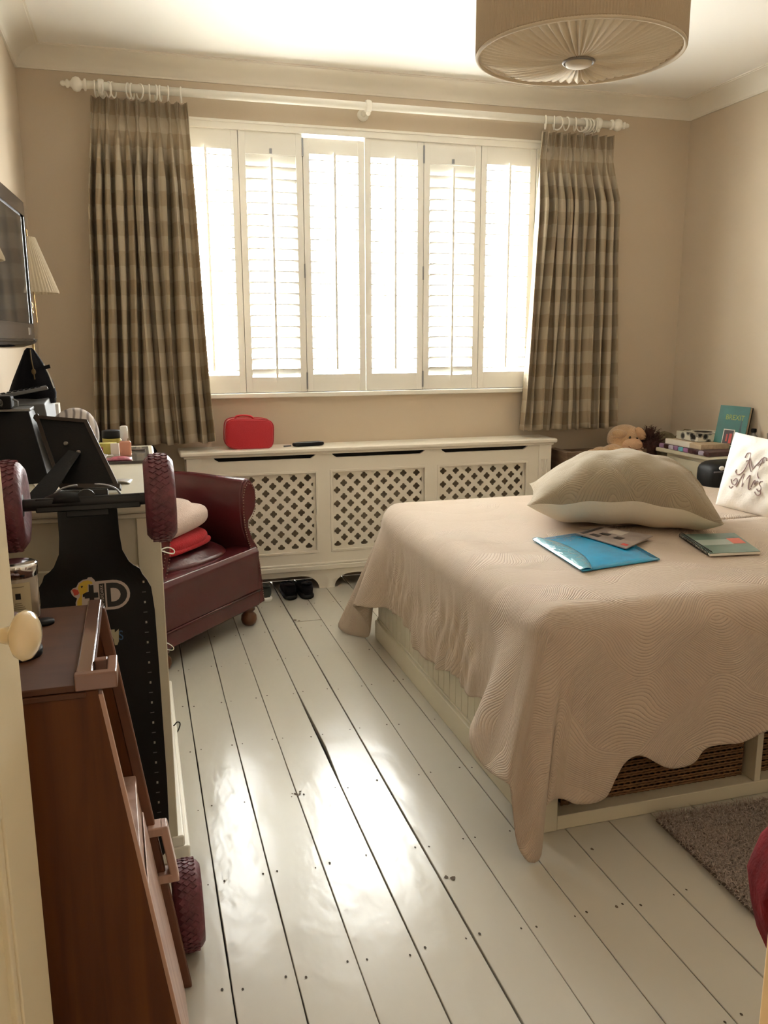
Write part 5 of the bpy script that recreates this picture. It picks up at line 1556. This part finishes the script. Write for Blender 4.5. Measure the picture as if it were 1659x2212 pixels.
m.build('speaker_bar', BLACKG, tv, smooth=True)
tb_('standby_badge', CHROME, hw_ - .115, hw_ - .085, -.225, -.200, .004, .006, 0)
MB().cyl(TM @ Vector((0, 0, sgn * -.045)), (XL, (TM @ Vector((0, 0, 0))).y, 1.745), .03).build('wall_arm', BLACKM, tv)
lbx(MB(), Matrix.Translation((0, 0, 0)), XL, XL + .012, 2.93, 3.09, 1.66, 1.83).build('wall_plate', BLACKM, tv)

# lamps with pleated shades
def pleated_shade(t, x, y, z0, h, r0, r1, n=48):
    m = MB(); m.cap = False
    m.lathe([(r0, 0), (r0 * .995 + .0, .006), (r1, h)], (x, y, z0), (0, 0, 1), n * 2, rfun=lambda i, hh: 1 + (.020 if i % 2 else -.012))
    o = m.build('shade', LAMPM, t, solid=.0015); return o
fl = thing('floor_lamp', 'slim brass floor lamp with a pleated shade between the television and the left curtain', 'lamp', (-.392, 3.74, 0))
fx, fy = -.388, 3.70
pleated_shade(fl, fx, fy, 1.685, .212, .112, .040)
MB().lathe([(.13, 0), (.13, .01), (.03, .025), (.012, .04)], (-.395, 3.74, 0), (0, 0, 1), 30).build('base', BRASS, fl, smooth=True)
MB().tube([(-.395, 3.74, .03), (-.392, 3.735, 1.0), (-.390, 3.73, 1.60)], .0045, 8).build('pole', BRASS, fl, smooth=True)
m = MB(); m.tube([(-.390, 3.73, 1.60), (-.40, 3.73, 1.80), (-.405, 3.725, 1.93), (-.395, 3.71, 1.945), (-.378, 3.70, 1.925), (-.378, 3.70, 1.85)], .004, 8); m.build('arm', BRASS, fl, smooth=True)
m = MB(); m.lathe([(.006, 0), (.013, .012), (.007, .024), (.014, .04), (.006, .055), (.009, .065)], (-.390, 3.73, 1.60), (0, 0, 1), 16); m.build('finial_knuckle', BRASS, fl, smooth=True)
MB().cyl((-.362, 3.66, 1.57), (-.366, 3.66, 1.70), .0026, n=6).build('pull_chain', BRASS, fl)
tl_ = thing('table_lamp', 'pleated lampshade cut off by the left picture edge, in front of the television', 'lamp', (-.425, 2.42, DZ))
pleated_shade(tl_, -.428, 2.45, 1.705, .20, .118, .045)
MB().lathe([(.055, 0), (.055, .012), (.018, .03), (.012, .08), (.022, .16), (.016, .26), (.008, .34), (.006, .60)], (-.428, 2.45, DZ), (0, 0, 1), 24).build('base', BRASS, tl_, smooth=True)

# ------------------------------------------------------------------ mountain board leaning on the dresser
mbd = thing('mountain_board', 'black mountain board with maroon wheels standing on end against the dresser', 'skateboard', (-.13, 2.1, 0))
lo, hi = Vector((-.125, 1.935, .110)), Vector((-.132, 2.125, 1.116))
ax = (hi - lo).normalized(); xr = Vector((1, 0, 0)); xr = (xr - xr.dot(ax) * ax).normalized(); nn = xr.cross(ax)     # towards camera
if nn.y > 0: nn = -nn
DM = Matrix((xr, ax, nn)).transposed().to_4x4(); DM.translation = lo     # local x right, y up the board, z to camera
Ltot = (hi - lo).length
def halfw(y):
    pts = [(.10, .0), (.105, .085), (.13, .125), (.18, .140), (.30, .143), (.60, .143), (.74, .142), (.80, .137), (.845, .115), (.870, .088), (.90, .074), (.94, .070), (Ltot - .02, .069)]
    for (a, u), (b, v) in zip(pts, pts[1:]):
        if a <= y <= b:
            f = (y - a) / (b - a); f = f * f * (3 - 2 * f) if .8 < y < .9 else f; return u + (v - u) * f
    return pts[-1][1]
ys = [.10, .101, .104, .11, .12, .13, .15, .18, .3, .45, .6, .74, .77, .80, .82, .835, .85, .86, .87, .885, .90, .94, Ltot - .02]
def bowl(y): return -.045 + .0 * y
rings = []
for y in ys:
    w_ = halfw(y)
    zc_ = -.050 + (.035 * max(0, (y - .82) / .18) if y > .82 else 0) + (.035 * max(0, (.2 - y) / .1) if y < .2 else 0)
    row = []
    for s in (-1, -.8, -.4, 0, .4, .8, 1): row.append(DM @ Vector((s * w_, y, zc_ + .010 * abs(s) ** 3)))
    for s in (1, .8, .4, 0, -.4, -.8, -1): row.append(DM @ Vector((s * w_, y, zc_ - .011 + .010 * abs(s) ** 3)))
    rings.append(row)
m = MB(); m.loft(rings); m.build('deck', mat('black_deck', (.007, .007, .007, 1), .42, bump=(30, .12), spec=.3), mbd, bevel=.002)
def axle(c, nm='axle'):
    m = MB(); m.cyl(DM @ Vector((-.165, c, .0)), DM @ Vector((.165, c, .0)), .015, n=14)
    lbx(m, DM, -.115, .125, c - .020, c + .014, -.012, .012)
    m.build(nm, BLACKM, mbd, smooth=False, bevel=.003)
    m = MB(); lbx(m, DM, -.05, .05, c - .035, c + .03, -.05, -.01); m.cyl(DM @ Vector((0, c + .01, -.05)), DM @ Vector((0, c + .01, .01)), .022, n=14)
    m.build('truck', BLACKM, mbd, bevel=.003)
axle(0.0); axle(Ltot)
def wheel(side, c):
    x = side * .172
    R_, hw2 = .108, .036
    prof_ = [(.045, -hw2 * .8), (.070, -hw2), (.090, -hw2), (.102, -hw2 * .75), (R_, -hw2 * .35), (R_, hw2 * .35), (.102, hw2 * .75), (.090, hw2), (.070, hw2), (.045, hw2 * .8)]
    m = MB(); m.lathe(prof_, DM @ Vector((x, c, 0)), xr, 60, rfun=lambda i, h: 1.0)
    t_ = m.build('tyre', MAROONR, mbd, smooth=True)
    # tread blocks
    m = MB()
    for k in range(40):
        a = 2 * PI * k / 40
        for q, off in ((-.5, 0), (0, .5), (.5, 0)):
            aa = a + off * 2 * PI / 40
            rad_ = R_ - (.0015 if q else 0)
            ctr = Vector((x + q * hw2 * .78, c + math.cos(aa) * (rad_), math.sin(aa) * rad_))
            rr = Matrix.Rotation(aa, 3, 'X')
            vs = []
            for dz in (-.003, .003):
                for dx, dy in ((-.0085, 0), (0, -.007), (.0085, 0), (0, .007)):
                    p = rr @ Vector((dx, dz, dy)); vs.append(DM @ (ctr + p))
            m.poly(vs, [(0, 3, 2, 1), (4, 5, 6, 7), (0, 1, 5, 4), (1, 2, 6, 5), (2, 3, 7, 6), (3, 0, 4, 7)])
    o = m.build('tread', MAROONR, mbd); o['kind'] = 'stuff'
    m = MB(); m.lathe([(.0, -.030), (.044, -.028), (.047, -.02), (.047, .02), (.044, .028), (0, .030)], DM @ Vector((x, c, 0)), xr, 30); m.build('hub', BLACKP, mbd, smooth=True)
    MB().lathe([(.009, 0), (.009, .008), (0, .010)], DM @ Vector((x + side * .028, c, 0)), xr * side, 12).build('axle_nut', GREYM, mbd)
for c in (0.0, Ltot):
    for s in (-1, 1): wheel(s, c)
# heel strap hoop above the top axle
m = MB()
for s in (-1, 1):
    m.tube([DM @ Vector((s * (.020 + .058 * math.sin(k * PI / 16)), Ltot + .012 + .030 * math.cos(k * PI / 16), -.02)) for k in range(9)], .0028, 6)
m.build('edge_hoop', GREYM, mbd, smooth=True)
m = MB(); m.lathe([(.060, 0), (.052, .018), (.02, .03), (0, .032)], DM @ Vector((-.045, Ltot, -.035)), ax, 24); m.build('truck_cap', BLACKP, mbd, smooth=True)
# stickers on the deck underside (they are part of the board)
def dk(x, y, z=.0): return DM @ Vector((x, y, -.047 + z))
STW = mat('sticker_cream', (.42, .36, .33, 1), .5); STY = mat('sticker_yellow', (.52, .36, .04, 1), .5); STR_ = mat('sticker_red', (.42, .05, .03, 1), .5); STK = mat('sticker_black', (.006, .006, .006, 1), .5)
SX, SY = .033, .789       # centre of the D sticker in deck coordinates
def flat(pts, z, mt, nm='sticker'):
    m = MB(); m.prism([dk(SX + x * 1.0, SY + y * 1.0, z) for x, y in pts], nn * .0006); return m.build(nm, mt, mbd)
Dp = [(-.042, .036), (-.006, .037)] + [(.012 + .040 * math.sin(a * PI / 12), .037 * math.cos(a * PI / 12)) for a in range(13)] + [(-.020, -.036), (-.020, -.052), (-.036, -.052), (-.040, -.03), (-.062, -.026), (-.062, .0), (-.044, .002)]
flat(Dp, 0, STW)
flat([(-.004, .030), (.010, .030)] + [(.012 + .033 * math.sin(a * PI / 10), .030 * math.cos(a * PI / 10)) for a in range(11)] + [(-.004, -.030)], .0008, STK, 'letter_d')
flat([(.006, .017), (.012, .017)] + [(.012 + .017 * math.sin(a * PI / 8), .017 * math.cos(a * PI / 8)) for a in range(9)] + [(.006, -.017)], .0016, STW, 'letter_d_inner')
flat([(-.021, .030), (-.008, .030), (-.008, -.030), (-.021, -.030)], .0008, STK, 'lettering_band')
flat([(-.045, .028), (-.034, .028), (-.034, .009), (-.024, .009), (-.024, -.004), (-.034, -.004), (-.034, -.024), (-.045, -.024), (-.045, -.004), (-.056, -.004), (-.056, .009), (-.045, .009)], .0010, STK, 'plus_sign')
text_mesh('AFTERDARK', .0105, 'band_lettering', STW, mbd, frame_matrix(dk(SX - .0145, SY, .0016), tuple(ax), tuple(-xr)), ext=.0002, sx=.95)
duck = [(-.088, .018), (-.082, .024), (-.074, .026), (-.069, .036), (-.058, .043), (-.048, .044), (-.044, .050), (-.038, .049), (-.030, .040), (-.028, .030), (-.045, .030), (-.046, .012), (-.060, .010), (-.062, -.026), (-.078, -.026), (-.078, -.012), (-.074, -.002), (-.082, .004), (-.086, .010)]
flat(duck, -.0002, STW, 'duck_border')
flat([(-.071, .024), (-.066, .034), (-.056, .040), (-.046, .041), (-.036, .036), (-.036, .031), (-.047, .031), (-.048, .014), (-.062, .006), (-.064, -.022), (-.075, -.022), (-.074, -.008), (-.066, .004), (-.068, .012)], .0006, STY, 'duck_body')
flat([(-.085, .021), (-.078, .022), (-.071, .019), (-.068, .011), (-.072, .007), (-.080, .006), (-.082, .014)], .0008, STR_, 'duck_beak')
flat([(-.064, .027), (-.060, .029), (-.058, .026), (-.062, .023)], .0012, STK, 'duck_eye')
# second small sticker: blue letters with a pale shape
text_mesh('M', .034, 'blue_letter', mat('sticker_blue', (.02, .07, .16, 1), .5), mbd, frame_matrix(dk(.022, .684, .0006), tuple(xr), tuple(ax)), ext=.0002, sx=.8)
text_mesh('S', .034, 'blue_letter', MATS['sticker_blue'], mbd, frame_matrix(dk(.056, .684, .0006), tuple(xr), tuple(ax)), ext=.0002, sx=.8)
SX, SY = .0, .0
flat([(.028, .702), (.042, .702), (.042, .694), (.052, .702), (.050, .671), (.046, .662), (.040, .662), (.038, .676), (.034, .688)], .0012, mat('sticker_bone', (.34, .32, .22, 1), .5), 'pale_shape')
m = MB(); m2 = MB()
for k in range(27):
    y = .815 - k * .0255
    if k % 2 == 0: lbx(m, DM, .117, .1215, y - .0028, y + .0028, -.039, -.0382)
    else: lbx(m2, DM, .114, .1235, y - .0010, y + .0010, -.039, -.0382)
m.build('edge_markings', mat('mark_pale', (.30, .29, .25, 1), .5), mbd)
m2.build('edge_lettering', mat('mark_dim', (.10, .10, .10, 1), .5), mbd)

# ------------------------------------------------------------------ wooden cabinet in the foreground left
wc = thing('wooden_cabinet', 'varnished brown wooden cabinet with a slanting drawer front in the left foreground', 'cabinet', (-.25, 1.75, 0))
ZT_, YN, YF = .955, 1.362, 1.800
XC0 = XL + .06
def fx_(z, y=1.362): return -.091 - .030 * (y - YN) + (ZT_ - z) * .1405     # slanted front in x as a function of height
def slant(y0, y1, z0, z1, dx0, dx1, nm, mt, bev=.002):
    m = MB(); m.hexa([(fx_(z0, y0) + dx0, y0, z0), (fx_(z0, y0) + dx1, y0, z0), (fx_(z0, y1) + dx1, y1, z0), (fx_(z0, y1) + dx0, y1, z0)],
                     [(fx_(z1, y0) + dx0, y0, z1), (fx_(z1, y0) + dx1, y0, z1), (fx_(z1, y1) + dx1, y1, z1), (fx_(z1, y1) + dx0, y1, z1)])
    return m.build(nm, mt, wc, bevel=bev)
m = MB(); m.hexa([(XC0, YN, 0), (fx_(0), YN, 0), (fx_(0), YN + .018, 0), (XC0, YN + .018, 0)], [(XC0, YN, ZT_ - .012), (fx_(ZT_ - .012), YN, ZT_ - .012), (fx_(ZT_ - .012), YN + .018, ZT_ - .012), (XC0, YN + .018, ZT_ - .012)])
m.build('side_panel', CASEW, wc, bevel=.002)
m = MB(); m.hexa([(XC0, YF - .018, 0), (fx_(0), YF - .018, 0), (fx_(0), YF, 0), (XC0, YF, 0)], [(XC0, YF - .018, ZT_ - .012), (fx_(ZT_ - .012), YF - .018, ZT_ - .012), (fx_(ZT_ - .012), YF, ZT_ - .012), (XC0, YF, ZT_ - .012)])
m.build('side_panel', CASEW, wc, bevel=.002)
MB().bx(XC0, -.096, YN - .003, YF + .003, ZT_ - .012, ZT_).build('top', CASET, wc, bevel=.003)
MB().bx(XC0, -.108, YN - .006, YN + .02, ZT_ - .022, ZT_ - .012).build('top_edge_strip', CASET, wc, bevel=.002)
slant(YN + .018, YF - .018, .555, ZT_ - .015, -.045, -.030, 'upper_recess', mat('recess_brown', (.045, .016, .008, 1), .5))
slant(YN + .018, YF - .018, .02, .555, -.028, -.008, 'lower_panel', CASEL)
slant(YN + .018, YF - .018, .548, .562, -.045, -.004, 'middle_rail', CASEL)
slant(YF - .020, YF + .002, .0, ZT_ - .004, -.010, .012, 'far_rail', mat('rail_wood', (.13, .048, .022, 1), .35, var=(8, .2)), .003)
slant(YN + .0, YN + .016, .0, ZT_ - .02, -.002, .006, 'near_rail', mat('rail_edge_pale', (.42, .24, .17, 1), .35), .002)
slant(YN + .03, YF - .05, .015, .49, -.006, -.003, 'drawer_face', CASEL)
slant(YN + .03, YN + .035, .49, .55, -.02, .002, 'catch', BLACKM, .001)
# raised glossy batten along the top edge and bracket at its near end
MB().bx(-.124, -.096, YN - .004, YF, ZT_, ZT_ + .011).build('top_batten', mat('gloss_batten', (.16, .085, .065, 1), .16, coat=.8), wc, bevel=.004)
m = MB(); m.bx(-.124, -.058, YN - .007, YN + .010, ZT_ - .010, ZT_ + .019); m.bx(-.074, -.058, YN + .010, YN + .08, ZT_ - .012, ZT_ + .016); m.bx(-.096, -.074, YN + .064, YN + .08, ZT_ - .011, ZT_ + .015)
m.build('bracket', mat('bracket_wood', (.20, .10, .07, 1), .3), wc, bevel=.003)
# D handle on the far rail
m = MB()
hx = lambda z: fx_(z, YF) + .006
for z in (.425, .305): m.bx(hx(z) - .012, hx(z) + .024, YF - .036, YF + .006, z - .011, z + .011)
m.hexa([(hx(.294) + .016, YF - .0355, .294), (hx(.294) + .034, YF - .0355, .294), (hx(.294) + .034, YF + .0055, .294), (hx(.294) + .016, YF + .0055, .294)],
       [(hx(.436) + .016, YF - .0355, .436), (hx(.436) + .034, YF - .0355, .436), (hx(.436) + .034, YF + .0055, .436), (hx(.436) + .016, YF + .0055, .436)])
m.build('handle', CASEL, wc, bevel=.004)
MB().bx(XC0, -.19, YN + .03, YF - .03, .0, .93).build('carcass', CASEW, wc)

cn = thing('scented_candle', 'glass jar candle with a silver lid and cream label on the wooden cabinet', 'candle', (-.249, 1.748, ZT_))
kx, ky, kr = -.250, 1.748, .039
MB().lathe([(0, .0), (kr - .003, .0), (kr, .005), (kr, .088), (kr - .002, .090), (0, .09)], (kx, ky, ZT_), (0, 0, 1), 36).build('glass_jar', mat('candle_glass', (.30, .25, .19, 1), .08, coat=1.0), cn, smooth=True)
MB().lathe([(kr + .001, 0), (kr + .0015, .020), (kr + .0015, .024), (kr - .004, .026), (0, .026)], (kx, ky, ZT_ + .090), (0, 0, 1), 36).build('lid', CHROME, cn, smooth=True)
m = MB(); m.grid(lambda u, v: Vector((kx + (kr + .0008) * math.sin(-.62 + 1.35 * u), ky - (kr + .0008) * math.cos(-.62 + 1.35 * u), ZT_ + .022 + .060 * v)), 12, 1); m.build('label', mat('label_cream', (.50, .43, .28, 1), .6), cn, smooth=True)
m = MB(); m.grid(lambda u, v: Vector((kx + (kr + .0014) * math.sin(.0 + .24 * u), ky - (kr + .0014) * math.cos(.0 + .24 * u), ZT_ + .050 + .012 * v)), 3, 1); m.build('label_emblem', STK, cn)
m = MB()
for z, w0, w1 in ((.074, -.30, .42), (.041, -.05, .25), (.037, -.08, .30), (.033, -.15, .38), (.029, -.2, .42)):
    m.grid(lambda u, v: Vector((kx + (kr + .0014) * math.sin(w0 + (w1 - w0) * u), ky - (kr + .0014) * math.cos(w0 + (w1 - w0) * u), ZT_ + z + .0014 * v)), 6, 1)
ltl = m.build('label_text_lines', mat('label_ink', (.16, .13, .09, 1), .6), cn); ltl['kind'] = 'stuff'
cs = thing('coaster', 'round black coaster on the cabinet behind the door knob', 'coaster', (-.229, 1.53, ZT_))
MB().lathe([(.041, 0), (.042, .004), (.042, .011), (.040, .013), (0, .013)], (-.229, 1.530, ZT_), (0, 0, 1), 32).build('disc', BLACKP, cs, smooth=True)
cs2 = thing('coaster', 'small dark disc beside the scented candle jar', 'coaster', (-.205, 1.70, ZT_))
MB().lathe([(.020, 0), (.020, .006), (0, .007)], (-.202, 1.700, ZT_), (0, 0, 1), 24).build('disc', BLACKP, cs2, smooth=True)
bw = thing('bubble_wrap', 'crumpled lilac cellophane beside the candle', 'wrapping', (-.245, 1.63, ZT_))
m = MB(); m.grid(lambda u, v: Vector((-.300 + .09 * u, 1.63 + .045 * v, ZT_ + .012 + .030 * math.sin(PI * u) * (.5 + .5 * math.sin(v * 5 + u * 7)) + .002 * math.sin(u * 30))), 16, 8)
m.build('cellophane', mat('lilac_film', (.30, .24, .27, 1), .25), bw, smooth=True, solid=.001)

# ------------------------------------------------------------------ open door, frame, robe
dl = Vector((-.184, 1.240, 0)); dh = Vector((-.385, .515, 0))
dd = (dh - dl).normalized(); dn = Vector((-dd.y, dd.x, 0)); dn = dn if dn.x > 0 else -dn
DW = (dh - dl).length
DOORP = mat('door_paint', (.74, .66, .48, 1), .38, bump=(50, .05), var=(2, .03))
door = bpy.data.objects.new('door_1', None); COL.objects.link(door); door.location = dh
tag(door, 'cream panelled door standing open in the left foreground', kind='structure')
def DP(a, z, o_=0.0): p = dl + dd * a + dn * o_; return Vector((p.x, p.y, z))
def dbox(a0, a1, z0, z1, o0, o1, nm, mt=DOORP, bev=.003):
    m = MB(); m.hexa([DP(a0, z0, o0), DP(a1, z0, o0), DP(a1, z0, o1), DP(a0, z0, o1)], [DP(a0, z1, o0), DP(a1, z1, o0), DP(a1, z1, o1), DP(a0, z1, o1)]); return m.build(nm, mt, door, bevel=bev)
dbox(0, .095, .005, 2.03, -.038, 0, 'stile'); dbox(DW - .095, DW, .005, 2.03, -.038, 0, 'stile')
for z0, z1 in ((.005, .22), (.86, 1.00), (1.92, 2.03)): dbox(.095, DW - .095, z0, z1, -.038, 0, 'rail')
for z0, z1 in ((.22, .86), (1.0, 1.92)):
    dbox(.09, DW - .09, z0 - .005, z1 + .005, -.026, -.012, 'panel')
    for a0, a1, q0, q1 in ((.095, .108, z0, z1), (DW - .108, DW - .095, z0, z1), (.108, DW - .108, z0, z0 + .013), (.108, DW - .108, z1 - .013, z1)): dbox(a0, a1, q0, q1, -.016, -.003, 'panel_moulding')
kb = DP(.100, 1.124, 0)
m = MB(); m.lathe([(.026, 0), (.026, .003), (.021, .006), (.0115, .011), (.010, .024), (.013, .036), (.022, .042), (.030, .047), (.0335, .055), (.030, .063), (.021, .069), (.009, .072), (0, .0725)], kb, dn, 40)
m.build('knob', mat('cream_ceramic', (.74, .60, .38, 1), .16, coat=.7, var=(14, .08)), door, smooth=True)
m = MB()
for z in (.25, 1.8): m.cyl(DP(DW + .002, z - .05, .004), DP(DW + .002, z + .05, .004), .006, n=10)
m.build('hinge', BRASS, door)

DFP = mat('frame_paint', (.80, .62, .38, 1), .4)
m = MB(); m.bx(.487, .512, YB - .13, YB + .012, 0, 2.08); m.bx(-.40, -.39, YB - .13, YB + .0, 0, 2.08); m.bx(-.40, .50, YB - .13, YB + .012, 2.05, 2.08)
m.bx(.496, .57, YB, YB + .018, 0, 2.12)
labelled(struct('trim_4', m, DFP, bevel=.003), 'cream door lining at the near right edge of the doorway')

rbm = mat('dark_red_velvet', (.17, .004, .007, 1), .85, spec=.15, bump=(40, .5), var=(12, .45))
rbo = thing('dressing_gown', 'dark red velvet dressing gown hanging just inside the doorway on the right', 'clothing', (1.0, .98, 0))
rings = []
for z, w_, d_ in ((.40, .02, .02), (.44, .045, .05), (.50, .075, .08), (.55, .092, .09), (.60, .100, .10), (.65, .092, .10), (.70, .070, .08), (.78, .06, .07), (.95, .06, .07), (1.2, .07, .07), (1.5, .08, .07), (1.68, .05, .05)):
    cxr = 1.034 + .065 * min(1, max(0, (z - .60) / .2))
    rings.append([(cxr + (w_ * (1 + .07 * math.sin(5 * a + z * 6))) * math.cos(a), .995 + d_ * (1 + .1 * math.sin(4 * a)) * math.sin(a), z) for a in [2 * PI * k / 40 for k in range(40)]])
m = MB(); m.loft(rings); m.build('robe', rbm, rbo, smooth=True)
MB().tube([(1.07, .995, 1.66), (1.08, .98, 1.72), (1.09, .96, 1.76), (1.10, .95, 1.745)], .004, 6).build('hanging_loop', rbm, rbo)
cst = thing('coat_stand', 'dark coat stand just outside the frame that carries the red gown', 'coat stand', (1.16, .86, 0))
MB().lathe([(.16, 0), (.16, .015), (.03, .03), (.014, .06), (.014, 1.75), (.02, 1.78), (0, 1.80)], (1.17, .85, 0), (0, 0, 1), 20).build('pole', LEGW, cst, smooth=True)
MB().tube([(1.17, .85, 1.70), (1.12, .92, 1.72), (1.09, .97, 1.74), (1.07, .98, 1.79)], .007, 8).build('hook', LEGW, cst, smooth=True)

# ------------------------------------------------------------------ shaggy rug
rug = thing('rug', 'shaggy grey brown rug on the floorboards beside the bed', 'rug', (2.2, 1.5, 0))
RC = [(1.50, 2.075), (2.75, 2.02), (2.72, .98), (1.475, 1.06)]
slab(MB(), [(x, y) for x, y in RC], .0012, .010).build('backing', mat('rug_backing', (.13, .10, .085, 1), .95), rug)
RUGM = bpy.data.materials.new('rug_pile'); RUGM.use_nodes = True
_nt = RUGM.node_tree; _g = _nt.nodes.new('ShaderNodeTexNoise'); _g.inputs['Scale'].default_value = 110; _tc = _nt.nodes.new('ShaderNodeTexCoord')
_r = _nt.nodes.new('ShaderNodeValToRGB'); _r.color_ramp.elements[0].color = (.25, .20, .17, 1); _r.color_ramp.elements[1].color = (.46, .38, .33, 1); _r.color_ramp.elements[0].position = .35; _r.color_ramp.elements[1].position = .65
_nt.links.new(_tc.outputs['Object'], _g.inputs[0]); _nt.links.new(_g.outputs[0], _r.inputs[0]); _nt.links.new(_r.outputs[0], _nt.nodes['Principled BSDF'].inputs['Base Color']); _nt.nodes['Principled BSDF'].inputs['Roughness'].default_value = .9
vs, fs = [], []
rn = random.Random(21)
for i in range(52000):
    u, v = rn.random(), rn.random()
    if rn.random() < .72: u = u * .42       # denser where the rug is in view
    a = Vector(RC[3]).lerp(Vector(RC[2]), u); b = Vector(RC[0]).lerp(Vector(RC[1]), u); p = a.lerp(b, v)
    an = rn.uniform(0, 2 * PI); L = rn.uniform(.018, .040); dx, dy = math.cos(an), math.sin(an)
    w_ = .0013; h = rn.uniform(.012, .022)
    k = len(vs)
    vs += [(p.x - dy * w_, p.y + dx * w_, .008), (p.x + dy * w_, p.y - dx * w_, .008), (p.x + dx * L * .5 + dy * w_ * .7, p.y + dy * L * .5 - dx * w_ * .7, .008 + h), (p.x + dx * L * .5 - dy * w_ * .7, p.y + dy * L * .5 + dx * w_ * .7, .008 + h), (p.x + dx * L, p.y + dy * L, .008 + h * .8)]
    fs += [(k, k + 1, k + 2, k + 3), (k + 3, k + 2, k + 4)]
me = bpy.data.meshes.new('pile'); me.from_pydata(vs, [], fs); me.materials.append(RUGM)
po = bpy.data.objects.new('pile', me); link(po, rug); po['kind'] = 'stuff'
